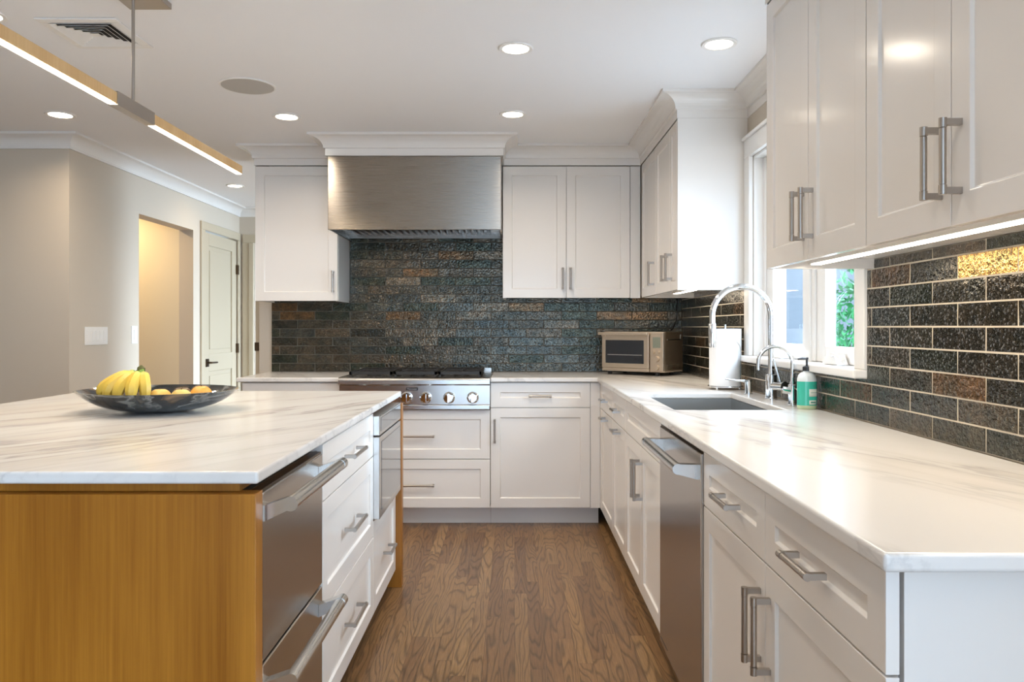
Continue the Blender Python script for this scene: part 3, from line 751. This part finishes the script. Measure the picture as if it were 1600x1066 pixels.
# ------------------------------------------------------------------ upper cabinets
ZB0, ZU0, ZU1 = 1.444, 1.412, 2.264
def upper(label, loc, rz, w_, depth, doors, left_side=True, right_side=True, z0=ZU0, box0=ZB0, body_x=(0, None)):
    t = thing('wall_cabinet', label, 'cabinet', loc, rz, 'white wall cabinets')
    bx0, bx1 = body_x[0], (w_ if body_x[1] is None else body_x[1])
    mb = MB(); mb.box(bx0+0.001, bx1-0.001, 0.0215, depth, box0, 2.268)
    if left_side: mb.box(bx0+0.001, bx0+0.02, 0.0215, depth, z0, box0)
    if right_side: mb.box(bx1-0.02, bx1-0.001, 0.0215, depth, z0, box0)
    mb.build('body', M['cab'], t, bevel=0.0008)
    for a, b, hx in doors: front(t, 'door', a, b, z0, ZU1, ('v', hx, z0+0.125, 0.137) if hx is not None else None)
    return t
t = upper('white single-door wall cabinet left of the range hood', (-1.676, 5.0, 0), RB, 0.536, 0.353, [(0, 0.534, 0.507)], z0=1.392, box0=1.405)
t = upper('white two-door wall cabinet right of the range hood', (-0.077, 5.0, 0), RB, 0.825, 0.353, [(0, 0.4115, 0.387), (0.4115, 0.823, 0.436)], right_side=False, body_x=(0, 0.890))
bx(0.8245, 0.889, 0.0, 0.021, ZU0, ZU1).build('filler_strip', M['cab'], t)
XU = 0.815
t = upper('white three-door wall cabinet in the corner beside the window', (XU, 4.995, 0), RR, 1.128, 0.348, [(0.02, 0.525, 0.475), (0.525, 0.925, 0.868), (0.925, 1.110, 0.982)][:0], body_x=(0.0, 1.110))
for a, b, hx in ((0.025, 0.520, 0.472), (0.520, 0.922, 0.872), (0.922, 1.110, 0.985)): front(t, 'door', a, b, ZU0, ZU1, ('v', hx, ZU0+0.125, 0.137), st=0.058 if b-a > 0.25 else 0.045)
bx(1.111, 1.128, 0.0, 0.348, ZU0-0.002, 2.268).build('end_panel', M['cab'], t)
t = upper('white two-door wall cabinet over the counter, next to the window', (XU, 2.503, 0), RR, 0.706, 0.348, [(0, 0.353, 0.320), (0.353, 0.706, 0.386)], right_side=False)
bx(-0.001, 0.0005, 0.0, 0.348, ZU0, ZU1).build('end_panel', M['cab'], t)
t = upper('white two-door wall cabinet nearest the camera over the right counter', (XU, 1.796, 0), RR, 0.70, 0.348, [(0, 0.350, 0.317), (0.350, 0.700, 0.383)], left_side=False, right_side=False)
t = upper('white wall cabinet over the right counter, cut off by the right photo edge', (XU, 1.095, 0), RR, 0.60, 0.348, [(0, 0.30, 0.268), (0.30, 0.60, 0.332)], left_side=False)

def led_bar(label, a, b, along, z):
    """slim under-cabinet lamp"""
    t = thing('undercabinet_light', label, 'light', (0, 0, 0), 0, 'strip lights under the wall cabinets')
    x0, x1, y0, y1 = a, b, along[0], along[1]
    bx(x0, x1, y0, y1, z-0.016, z-0.0005).build('housing', M['white'], t, bevel=0.001)
    m = (x0+x1)/2
    if y1-y0 > x1-x0: bx(m-0.014, m+0.014, y0+0.01, y1-0.01, z-0.019, z-0.0165).build('lens', M['ucled'], t)
    else: bx(x0+0.01, x1-0.01, (y0+y1)/2-0.009, (y0+y1)/2+0.009, z-0.019, z-0.0165).build('lens', M['ucled'], t)
    ld = bpy.data.lights.new('undercabinet_lamp', 'AREA'); ld.shape = 'RECTANGLE'; ld.size = max(0.03, x1-x0); ld.size_y = max(0.03, y1-y0)
    ld.energy = 2.2*max(x1-x0, y1-y0); ld.color = (1.0, 0.84, 0.62); o = bpy.data.objects.new('undercabinet_lamp', ld); C.objects.link(o)
    o.location = (m, (y0+y1)/2, z-0.022); o.parent = t
led_bar('long glowing strip light under the near right wall cabinets', 0.925, 0.965, (0.55, 2.44), ZB0-0.005)
led_bar('glowing strip light under the corner wall cabinets beside the window', 0.96, 1.00, (3.95, 4.72), ZB0)

# ------------------------------------------------------------------ range hood
t = thing('range_hood', 'wide brushed stainless box hood over the rangetop', 'hood', (-1.138, 4.716, 0), 0)
w_ = 1.056
mb = MB(); z0, z1 = 1.818, 2.266
mb.box(0, w_, 0, 0.012, z0, z1); mb.box(0, 0.012, 0.012, 0.622, z0, z1); mb.box(w_-0.012, w_, 0.012, 0.622, z0, z1); mb.box(0.012, w_-0.012, 0.012, 0.622, z0+0.06, z1)
mb.build('canopy', M['hood'], t, bevel=0.003)
mb = MB()
for i in range(22):
    xx = 0.06+i*(w_-0.12)/22; mb.box(xx, xx+0.018, 0.09, 0.57, z0+0.040, z0+0.0595)
mb.build('baffle_filter', M['bronze'], t)
mb = MB(); mb.box(0.0125, w_-0.0125, 0.57, 0.60, z0+0.012, z0+0.0595); mb.build('rear_lip', M['steel'], t)
struct(bx(-1.146, -0.074, 4.714, 5.353, 2.2675, 2.312).build('trim_8', M['cab']))

# ------------------------------------------------------------------ rangetop
t = thing('rangetop', 'stainless six-knob gas rangetop with black cast-iron grates', 'stove', (-1.069, 4.70, 0), 0)
w_ = 0.919
mb = MB()
prof = [(0.10, 0.870), (0.003, 0.870), (-0.012, 0.878)]+[(-0.012+0.022*(1-math.cos(a))-0.0, 0.902+0.017*math.sin(a)) for a in [i*PI/2/5 for i in range(6)]]+[(0.10, 0.919)]
mb.prism(prof, 'x', 0, w_); mb.box(0, w_, 0.10, 0.64, 0.890, 0.919)
mb.build('cooktop', M['steel'], t, bevel=0.001)
f = mb = MB(); mb.box(0, w_, 0.022, 0.10, 0.752, 0.8695); pf = mb.build('control_panel', M['steelv'], t, bevel=0.001)
mb = MB(); mb.box(0, w_, 0.010, 0.10, 0.722, 0.7515); mb.build('lower_trim', M['steel'], t, bevel=0.004)
for x in (-0.94, -0.797, -0.658, -0.541, -0.398, -0.254):
    xl = x+1.069; mb = MB()
    def ring(r, y): return [(xl+r*math.cos(a), y, 0.795+r*math.sin(a)) for a in [2*PI*i/28 for i in range(28)]]
    P = [(0.036, 0.0215), (0.036, 0.012), (0.030, 0.008), (0.029, -0.018), (0.024, -0.026), (0.0, -0.027)]
    b = 0
    for r, y in P: mb.v += ring(max(r, 1e-4), y)
    for i in range(len(P)-1):
        for k in range(28): mb.face((i*28+k, i*28+(k+1) % 28, (i+1)*28+(k+1) % 28, (i+1)*28+k), True)
    mb.box(xl-0.006, xl+0.006, -0.036, -0.020, 0.770, 0.822)
    mb.build('knob', M['chrome'], t)
bd = bx(0.408, 0.480, 0.0195, 0.0219, 0.838, 0.856).build('badge', M['badge'], t)
tc_ = bpy.data.curves.new('badge_lettering', 'FONT'); tc_.body = 'Thermador'; tc_.size = 0.0135; tc_.extrude = 0.0004; tc_.align_x = 'CENTER'; tc_.align_y = 'CENTER'
to = bpy.data.objects.new('badge_lettering', tc_); C.objects.link(to); to.location = (0.444, 0.0190, 0.847); to.rotation_euler = (PI/2, 0, 0); to.data.materials.append(M['badgetext']); to.parent = bd
bpy.context.view_layer.update()
tm_ = bpy.data.meshes.new_from_object(to); to2 = bpy.data.objects.new('badge_lettering', tm_); C.objects.link(to2); to2.location = to.location; to2.rotation_euler = to.rotation_euler; to2.parent = bd
bpy.data.objects.remove(to); to2.name = 'badge_lettering'
for i in range(3):
    gx0 = 0.05+i*0.275; gx1 = gx0+0.265; z0, z1 = 0.932, 0.950; mb = MB()
    for y in (0.07, 0.56): mb.box(gx0, gx1, y, y+0.014, z0, z1)
    for x in (gx0, gx1-0.014): mb.box(x, x+0.014, 0.07, 0.574, z0, z1)
    mb.box(gx0, gx1, 0.315, 0.329, z0, z1)
    for cy in (0.195, 0.45):
        cx = (gx0+gx1)/2
        for k in range(8):
            a = k*PI/4; r0, r1 = 0.028, 0.115
            mb.tube([(cx+r0*math.cos(a), cy+r0*math.sin(a), z1-0.004), (cx+r1*math.cos(a), cy+r1*math.sin(a), z1-0.006)], 0.005, 6)
    for x in (gx0+0.004, gx1-0.018):
        for y in (0.074, 0.558): mb.box(x, x+0.012, y, y+0.012, 0.9195, z0)
    mb.build('grate', M['iron'], t)
    for cy in (0.195, 0.45): MB().lathe([(0.045, 0.9195), (0.045, 0.928), (0.032, 0.934), (0.030, 0.940), (0, 0.941)], (gx0+gx1)/2, cy, 20).build('burner', M['iron'], t)
bx(0.01, w_-0.01, 0.605, 0.638, 0.9195, 0.945).build('rear_guard', M['steel'], t)

# ------------------------------------------------------------------ ceiling things
def can_light(x, y, label, r=0.073, power=1.0, warm=WARM):
    t = thing('recessed_light', label, 'light', (x, y, CEIL), 0, 'recessed ceiling lights')
    MB().lathe([(r*0.74, -0.0005), (r*0.76, -0.006), (r*0.95, -0.007), (r, -0.003), (r, -0.0005)], seg=36).build('trim_ring', M['white'], t)
    MB().lathe([(0.0, -0.0045), (r*0.735, -0.0045), (r*0.735, -0.001), (0, -0.001)], seg=36).build('lens', M['lens'], t)
    ld = bpy.data.lights.new('can_lamp', 'AREA'); ld.shape = 'DISK'; ld.size = r*1.4; ld.energy = CAN_W*power; ld.color = warm; ld.spread = math.radians(150)
    o = bpy.data.objects.new('can_lamp', ld); C.objects.link(o); o.location = (0, 0, -0.010); o.parent = t
    return t
can_light(0.005, 3.23, 'large round recessed ceiling light highest in the photo, in line with the hood')
can_light(0.84, 3.18, 'round recessed ceiling light above the sink, beside the right cabinets', power=0.4, warm=(1.0, 0.94, 0.87))
can_light(-0.01, 4.23, 'round recessed ceiling light just in front of the cabinets right of the hood')
can_light(-1.26, 4.28, 'round recessed ceiling light left of the hood crown', r=0.078)
can_light(-2.487, 4.24, 'round recessed ceiling light near the left wall corner', r=0.078, power=1.0, warm=(1.0, 0.82, 0.60))
can_light(-2.30, 6.375, 'small distant recessed ceiling light at the end of the passage', power=0.22, warm=(1.0, 0.72, 0.42))
can_light(-1.97, 2.88, 'recessed ceiling light by the vent at the left edge of the photo')
can_light(0.0, 2.2, 'recessed ceiling light over the aisle, above the frame', power=0.6)
can_light(0.0, 0.9, 'recessed ceiling light over the camera position', power=0.5)
can_light(-3.35, 6.05, 'recessed light inside the side hall, hidden above the opening', power=2.2, warm=(1.0, 0.74, 0.42))

t = thing('ceiling_speaker', 'round grey speaker grille flush in the ceiling', 'speaker', (-1.288, 3.737, CEIL))
MB().lathe([(0.123, -0.0005), (0.123, -0.006), (0.131, -0.005), (0.131, -0.0005)], seg=48).build('rim', M['white'], t)
MB().lathe([(0.0, -0.006), (0.122, -0.005), (0.122, -0.001), (0, -0.001)], seg=48).build('grille', M['grille'], t)

t = thing('ceiling_vent', 'square white louvred air vent in the ceiling', 'vent', (-1.655, 3.065, CEIL))
mb = MB(); a = 0.155; b = 0.115
mb.box(-a, a, -a, -b, -0.008, -0.0005); mb.box(-a, a, b, a, -0.008, -0.0005); mb.box(-a, -b, -b, b, -0.008, -0.0005); mb.box(b, a, -b, b, -0.008, -0.0005)
mb.build('frame', M['white'], t, bevel=0.003)
bx(-b, b, -b, b, -0.0016, -0.0006).build('duct', M['slot'], t)
mb = MB()
for i in range(5):      # louvre rings, each a square of slats tilted outward
    r0 = 0.022+i*0.021; r1 = r0+0.014
    for k in range(4):
        c_, s_ = [(1, 0), (0, 1), (-1, 0), (0, -1)][k]
        def R(u, v): return (u*c_-v*s_, u*s_+v*c_)
        n = len(mb.v)
        p = [R(r0, -r0), R(r0, r0), R(r1, r1), R(r1, -r1)]
        mb.v += [(*p[0], -0.002), (*p[1], -0.002), (*p[2], -0.011), (*p[3], -0.011), (*p[0], -0.003), (*p[1], -0.003), (*p[2], -0.012), (*p[3], -0.012)]
        mb.face((n, n+1, n+2, n+3)); mb.face((n+4, n+7, n+6, n+5)); mb.face((n+2, n+3, n+7, n+6)); mb.face((n, n+1, n+5, n+4))
mb.box(-0.016, 0.016, -0.016, 0.016, -0.010, -0.008)
mb.build('louvres', M['white'], t, fix=False)

# linear pendant
PX = -1.31
t = thing('linear_pendant', 'long slim oak pendant light with glowing underside over the island', 'light', (PX, 2.66, 0))
bx(-0.075, 0.075, -0.24, 0.13, CEIL-0.022, CEIL-0.0005).build('canopy', M['nickel'], t, bevel=0.002)
mb = MB(); mb.tube([(0, 0.0, 1.995), (0, 0.0, CEIL-0.022)], 0.0055, 12); mb.build('stem', M['nickel'], t)
bx(-0.017, 0.017, -0.135, 0.125, 1.9495, 1.9955).build('housing', M['nickel'], t, bevel=0.001)
for y0, y1 in ((-1.035, -0.1355), (0.1255, 1.025)):
    f = bx(-0.0145, 0.0145, y0, y1, 1.954, 1.991).build('arm', M['oakl'], t, bevel=0.0008)
    bx(-0.0115, 0.0115, y0+0.004, y1-0.004, 1.951, 1.9538).build('light_strip', M['led'], f)
    ld = bpy.data.lights.new('pendant_lamp', 'AREA'); ld.shape = 'RECTANGLE'; ld.size = 0.02; ld.size_y = y1-y0-0.02; ld.energy = 5.0; ld.color = (1.0, 0.80, 0.56)
    o = bpy.data.objects.new('pendant_lamp', ld); C.objects.link(o); o.location = (0, (y0+y1)/2, 1.949); o.parent = t

# wall switches
t = thing('switch_plate', 'wide white five-gang switch plate on the left wall', 'switch', (XL, 4.995, 1.168), PI/2)
bx(-0.135, 0.135, -0.006, -0.0005, -0.058, 0.058).build('plate', M['white'], t, bevel=0.002)
for i in range(5): bx(-0.108+i*0.047-0.005, -0.108+i*0.047+0.029-0.005, -0.010, -0.0062, -0.034, 0.034).build('rocker', M['white'], t, bevel=0.001)
t = thing('switch_plate', 'narrow single switch plate beside the hall opening', 'switch', (XL, 5.495, 1.17), PI/2)
bx(-0.042, 0.042, -0.006, -0.0005, -0.062, 0.062).build('plate', M['white'], t, bevel=0.002)
bx(-0.016, 0.016, -0.010, -0.0062, -0.034, 0.034).build('rocker', M['white'], t, bevel=0.001)

# ------------------------------------------------------------------ bowl of fruit
BXc, BYc, BZ = -1.315, 2.865, 0.9155
t = thing('fruit_bowl', 'wide shallow black swirl-glazed bowl on the island', 'bowl', (BXc, BYc, BZ))
outer = [(0.0, 0), (0.075, 0), (0.115, 0.003), (0.165, 0.013), (0.205, 0.026), (0.240, 0.043), (0.268, 0.061), (0.287, 0.079)]
inner = [(0.281, 0.079), (0.262, 0.063), (0.234, 0.047), (0.200, 0.032), (0.160, 0.019), (0.110, 0.010), (0.06, 0.007), (0, 0.006)]
MB().lathe(outer+inner, seg=72, sy=0.88).build('bowl_shell', M['bowl'], t)

def banana(parent, pts, R, seedv):
    mb = MB(); pts = [Vector(p) for p in pts]; N = 18
    def cr(t):
        # Catmull-Rom
        n = len(pts)-1; f = t*n; i = min(int(f), n-1); u = f-i
        p0 = pts[max(i-1, 0)]; p1 = pts[i]; p2 = pts[i+1]; p3 = pts[min(i+2, n)]
        return 0.5*((2*p1)+(-p0+p2)*u+(2*p0-5*p1+4*p2-p3)*u*u+(-p0+3*p1-3*p2+p3)*u**3)
    line = [cr(i/(N-1)) for i in range(N)]; rad = []
    for i in range(N):
        u = i/(N-1)
        if u < 0.32: r = 0.0065+0.002*u/0.32
        elif u < 0.58: r = 0.0085+(R-0.0085)*math.sin((u-0.32)/0.26*PI/2)
        elif u < 0.78: r = R
        else: r = 0.006+(R-0.006)*math.cos((u-0.78)/0.22*PI/2)**0.8
        rad.append(r)
    n0 = 0; mb.tube(line, rad, 7)
    cols = []
    k = 0
    for fi, f in enumerate(mb.f):
        ring = (fi//7)/(N-1) if fi < 7*(N-1) else (0 if fi == 7*(N-1) else 1)
        if ring < 0.36: c = (0.20, 0.32, 0.05)
        elif ring < 0.46: c = (0.45, 0.50, 0.08)
        elif ring > 0.93: c = (0.12, 0.09, 0.03)
        elif fi % 7 == seedv % 7: c = (0.42, 0.27, 0.04)
        else: c = (0.78, 0.55, 0.09)
        cols.append(c)
    mb.col = cols
    return mb.build('banana', M['banana'], parent)
t = thing('banana_bunch', 'bunch of yellow bananas with green stems resting in the bowl', 'bananas', (-1.368, 2.80, 0))
top = Vector((0.02, 0.0, 1.072))
ends = [(-0.130, 0.000, 1.005), (-0.112, -0.040, 1.000), (-0.075, -0.065, 0.992), (-0.032, -0.078, 0.990), (0.018, -0.078, 0.990), (0.058, -0.050, 0.988), (-0.095, 0.055, 1.000)]
for i, e in enumerate(ends):
    e = Vector(e); d_ = Vector((e.x-top.x, e.y-top.y, 0)); dn = d_.normalized()
    m1 = top+Vector((dn.x*0.018, dn.y*0.018, -0.016)); m2 = top+d_*0.42+Vector((0, 0, -0.022)); m3 = top+d_*0.86+Vector((0, 0, -0.058)); m3.z = max(m3.z, 0.98)
    banana(t, [top+dn*0.006, m1, m2, m3, e+Vector((0, 0, -0.022))], 0.0215, i)
mb = MB(); mb.tube([(0.016, 0, 1.064), (0.018, 0, 1.074), (0.012, 0.0, 1.082)], [0.016, 0.014, 0.010], 9); mb.build('stem', plain('banana_stem', (0.10, 0.10, 0.03), 0.7), t)

def fruit(name, label, cat, x, y, r, c, c2, z=0.9245, sq=0.92):
    m = plain(name+'_skin', c, 0.35, var=0.35, vscale=14, bump=0.15, bscale=120)
    e = m.node_tree.nodes
    for q in e:
        if q.type == 'VALTORGB': q.color_ramp.elements[0].color = (*c2, 1); q.color_ramp.elements[1].color = (*c, 1)
    t = thing(name, label, cat, (x, y, z))
    P = [(0.0, r*0.06)]+[(r*math.sin(a), r*sq*(1-math.cos(a))) for a in [PI*i/14 for i in range(2, 13)]]+[(r*0.16, r*sq*1.93), (0.0, r*sq*1.87)]
    MB().lathe(P, seg=24).build('flesh', m, t)
    mb = MB(); mb.tube([(0, 0, r*sq*1.86), (0.001, 0.001, r*sq*2.03)], 0.002, 6); mb.build('stem', M['bark'], t)
    return t
fruit('peach', 'orange-yellow peach in the bowl directly right of the bananas', 'fruit', -1.282, 2.800, 0.042, (0.85, 0.42, 0.08), (0.72, 0.55, 0.16), z=0.926)
fruit('apple', 'yellow apple in front of the peach in the bowl', 'fruit', -1.205, 2.800, 0.038, (0.80, 0.62, 0.22), (0.66, 0.50, 0.14), z=0.932)
fruit('orange', 'bright orange fruit furthest right in the bowl', 'fruit', -1.158, 2.862, 0.040, (0.88, 0.34, 0.05), (0.80, 0.45, 0.10), z=0.936)
fruit('kiwi', 'brown kiwi behind the peach in the bowl', 'fruit', -1.240, 2.890, 0.040, (0.16, 0.10, 0.05), (0.10, 0.065, 0.03), z=0.928)
fruit('avocado', 'dark brown avocado behind the orange in the bowl', 'fruit', -1.195, 2.945, 0.040, (0.10, 0.065, 0.04), (0.05, 0.04, 0.02), z=0.932)

# ------------------------------------------------------------------ toaster oven
t = thing('toaster_oven', 'champagne steel countertop toaster oven in the back corner', 'oven', (0.579, 5.104, 0.9155), math.radians(-38))
W, D, Z0, Z1 = 0.445, 0.275, 0.022, 0.280
bx(0, W, 0.012, D, Z0, Z1).build('body', M['champagne'], t, bevel=0.008)
for x in (0.04, W-0.06):
    for y in (0.03, D-0.05): MB().lathe([(0.014, 0.0), (0.016, 0.021)], x, y, 14).build('foot', M['black'], t)
mb = MB(); mb.box(0.0, 0.345, -0.008, 0.0115, 0.045, 0.262); dr = mb.build('door', M['champagne'], t, bevel=0.004)
bx(0.030, 0.310, -0.0095, -0.0082, 0.075, 0.225).build('window', M['bglass'], dr)
mb = MB(); mb.box(-0.012, 0.352, -0.040, -0.022, 0.258, 0.276); mb.box(0.005, 0.035, -0.024, -0.0085, 0.248, 0.262); mb.box(0.305, 0.335, -0.024, -0.0085, 0.248, 0.262)
mb.build('handle', M['champagne'], dr, bevel=0.004)
mb = MB(); mb.box(0.045, 0.300, -0.0105, -0.0096, 0.128, 0.132); mb.build('rack', M['steelbar'], dr)
pn = bx(0.352, W, -0.004, 0.0115, 0.030, 0.276).build('control_panel', M['champagne'], t, bevel=0.003)
bx(0.372, 0.425, -0.006, -0.0042, 0.178, 0.245).build('display', M['lcd'], pn)
for x, z, r in ((0.378, 0.152, 0.011), (0.416, 0.152, 0.009), (0.400, 0.108, 0.019), (0.400, 0.056, 0.019)):
    mb = MB(); mb.tube([(x, -0.0045, z), (x, -0.020, z)], [r, r*0.88], 20); mb.build('knob', M['champagne'], pn)
bx(0.0, 0.345, -0.004, 0.0115, 0.024, 0.042).build('crumb_tray', M['champagne'], t, bevel=0.002)
mb = MB(); mb.box(W+0.0005, W+0.0015, 0.05, 0.24, 0.226, 0.232); mb.box(W+0.0005, W+0.0015, 0.236, 0.240, 0.232, 0.262)
for i in range(4): mb.box(W+0.0005, W+0.0013, 0.05, 0.24, 0.045+i*0.008, 0.048+i*0.008)
mb.build('side_vents', M['steelbar'], t)
mb = MB(); mb.tube([(1.05, 5.30, 1.19), (1.085, 5.318, 1.21), (1.115, 5.325, 1.27), (1.12, 5.328, 1.35), (1.128, 5.322, 1.44)], 0.0042, 8)
tag(mb.build('power_cord', M['black']), 'thin black power cord hanging in the corner above the toaster oven', 'cord')

# ------------------------------------------------------------------ paper towel
CZ = 0.9155
t = thing('paper_towel_holder', 'chrome paper towel stand with ball feet behind the faucet', 'holder', (1.050, 3.86, CZ))
MB().lathe([(0.085, 0.012), (0.087, 0.015), (0.085, 0.018), (0, 0.018)], seg=40).build('base', M['chrome'], t)
for k in range(4):
    a = PI/4+k*PI/2; mb = MB(); mb.lathe([(0.0, 0)]+[(0.0075*math.sin(b), 0.0075*(1-math.cos(b))) for b in [PI*i/8 for i in range(1, 8)]]+[(0.0, 0.015)], 0.078*math.cos(a), 0.078*math.sin(a), 14)
    mb.build('foot', M['chrome'], t)
mb = MB(); mb.tube([(0, 0, 0.018), (0, 0, 0.322)], 0.006, 12); mb.build('post', M['chrome'], t)
mb = MB(); mb.tube([(0.055, -0.072, 0.018), (0.055, -0.072, 0.20), (0.050, -0.078, 0.215), (0.028, -0.090, 0.245)], 0.003, 8); mb.build('arm', M['chrome'], t)
tw = MB().lathe([(0.020, 0.0185), (0.0775, 0.0185), (0.078, 0.022), (0.078, 0.298), (0.0775, 0.301), (0.020, 0.301), (0.020, 0.0185)], 1.050, 3.86, 56)
tw.v = [(x, y, z+CZ) for x, y, z in tw.v]
tag(tw.build('paper_towel_roll', M['paper']), 'thick white paper towel roll on its stand behind the faucet', 'paper towel')

# ------------------------------------------------------------------ faucets
def arc(cx, y, cz, r, a0, a1, n=22): return [(cx+r*math.cos(a0+(a1-a0)*i/n), y, cz+r*math.sin(a0+(a1-a0)*i/n)) for i in range(n+1)]
t = thing('kitchen_faucet', 'tall chrome gooseneck pull-down kitchen faucet behind the sink', 'faucet', (1.100, 3.32, CZ))
MB().lathe([(0.026, 0), (0.026, 0.006), (0.0235, 0.008), (0.0235, 0.105), (0.0135, 0.108), (0.0135, 0.12)], seg=28).build('body', M['chrome'], t)
mb = MB(); r = 0.1265; mb.tube([(0, 0, 0.10), (0, 0, 0.22), (0, 0, 0.355)]+arc(-r, 0, 0.357, r, 0, PI)[1:]+[(-2*r, 0, 0.325)], 0.0130, 20); mb.build('spout', M['chrome'], t)
mb = MB(); mb.tube([(-2*r, 0, 0.325), (-2*r, 0, 0.320), (-2*r, 0, 0.240), (-2*r, 0, 0.222)], [0.0145, 0.0165, 0.0170, 0.0150], 20); mb.build('spray_head', M['chrome'], t)
mb = MB(); mb.tube([(0.0, 0.0, 0.058), (0.030, -0.080, 0.060)], 0.0185, 20); mb.tube([(0.030, -0.080, 0.060), (0.0308, -0.0825, 0.060)], 0.0215, 20); hb = mb.build('valve', M['chrome'], t)
mb = MB(); mb.tube([(0.0308, -0.0827, 0.060), (0.0312, -0.0840, 0.060)], 0.0205, 20); mb.build('valve_cap', plain('dark_cap', (0.04, 0.045, 0.045), 0.25, 0.3), hb)
mb = MB(); mb.tube([(0.020, -0.055, 0.078), (0.010, -0.050, 0.12), (-0.004, -0.045, 0.175)], [0.006, 0.005, 0.0045], 10); mb.build('lever', M['chrome'], t)
t = thing('water_faucet', 'small chrome gooseneck filtered-water faucet between the tall faucet and the soap', 'faucet', (1.098, 3.06, CZ))
MB().lathe([(0.021, 0), (0.021, 0.004), (0.0165, 0.006), (0.0165, 0.080), (0.0105, 0.084), (0.0105, 0.095)], seg=24).build('body', M['chrome'], t)
mb = MB(); r = 0.068; mb.tube([(0, 0, 0.08), (0, 0, 0.165)]+arc(-r, 0, 0.166, r, 0, PI*0.93)+[(-2*r+0.001, 0, 0.14)], 0.0080, 16); mb.build('spout', M['chrome'], t)
mb = MB(); mb.tube([(0.0, 0, 0.055), (-0.038, 0.004, 0.062)], 0.014, 18); mb.build('valve', M['chrome'], t)
t = thing('soap_dispenser', 'short chrome built-in soap pump left of the tall faucet', 'dispenser', (1.075, 3.56, CZ))
MB().lathe([(0.021, 0), (0.021, 0.004), (0.016, 0.006), (0.016, 0.056), (0.0175, 0.058), (0.0175, 0.066), (0, 0.068)], seg=24).build('body', M['chrome'], t)
mb = MB(); mb.tube([(0, 0, 0.060), (-0.05, 0, 0.063), (-0.105, 0, 0.070)], [0.0065, 0.0050, 0.0035], 10); mb.build('spout', M['chrome'], t)

# soap bottle
t = thing('soap_bottle', 'turquoise liquid soap bottle with a black pump beside the small faucet', 'bottle', (1.108, 2.935, CZ))
E = dict(seg=36, sx=1.0, sy=0.72)
MB().lathe([(0.034, 0), (0.0365, 0.004), (0.0370, 0.014)], **E).build('base', M['soapfoot'], t)
MB().lathe([(0.0370, 0.0142), (0.0372, 0.06), (0.0370, 0.104)], **E).build('label_wrap', M['soap'], t)
MB().lathe([(0.0370, 0.1042), (0.0365, 0.115), (0.032, 0.128), (0.022, 0.137), (0.0145, 0.140), (0.0145, 0.143)], **E).build('shoulder', M['soapclear'], t)
pm = MB().lathe([(0.0145, 0.1432), (0.0160, 0.144), (0.0160, 0.158), (0.012, 0.161), (0.0045, 0.163), (0.0042, 0.186), (0.006, 0.187), (0.006, 0.194), (0, 0.195)], seg=20)
pm.tube([(0, 0, 0.190), (-0.020, -0.004, 0.191), (-0.036, -0.006, 0.188)], [0.0045, 0.004, 0.003], 10); pm.build('pump', M['black'], t)
def patch(name, a0, a1, z0, z1, mat, off):
    mb = MB(); n = 8
    for i in range(n+1):
        a = a0+(a1-a0)*i/n
        for z in (z0, z1): mb.v.append(((0.0372+off)*math.cos(a), (0.0372*0.72+off)*math.sin(a), z))
    for i in range(n): mb.face((2*i, 2*i+2, 2*i+3, 2*i+1), True)
    o = mb.build(name, mat, t, fix=False); s_ = o.modifiers.new('thick', 'SOLIDIFY'); s_.thickness = 0.0003; return o
D2 = math.radians
patch('front_label', D2(-92), D2(-30), 0.048, 0.076, M['label'], 0.0006)
patch('lower_label', D2(-92), D2(-42), 0.018, 0.034, M['label'], 0.0006)
patch('ink_line', D2(-84), D2(-38), 0.062, 0.0635, M['ink'], 0.0010)
patch('ink_line', D2(-84), D2(-50), 0.024, 0.029, M['ink'], 0.0010)
patch('ink_line', D2(-70), D2(-35), 0.084, 0.0855, M['ink'], 0.0006)
patch('ink_line', D2(-70), D2(-35), 0.090, 0.0915, M['ink'], 0.0006)
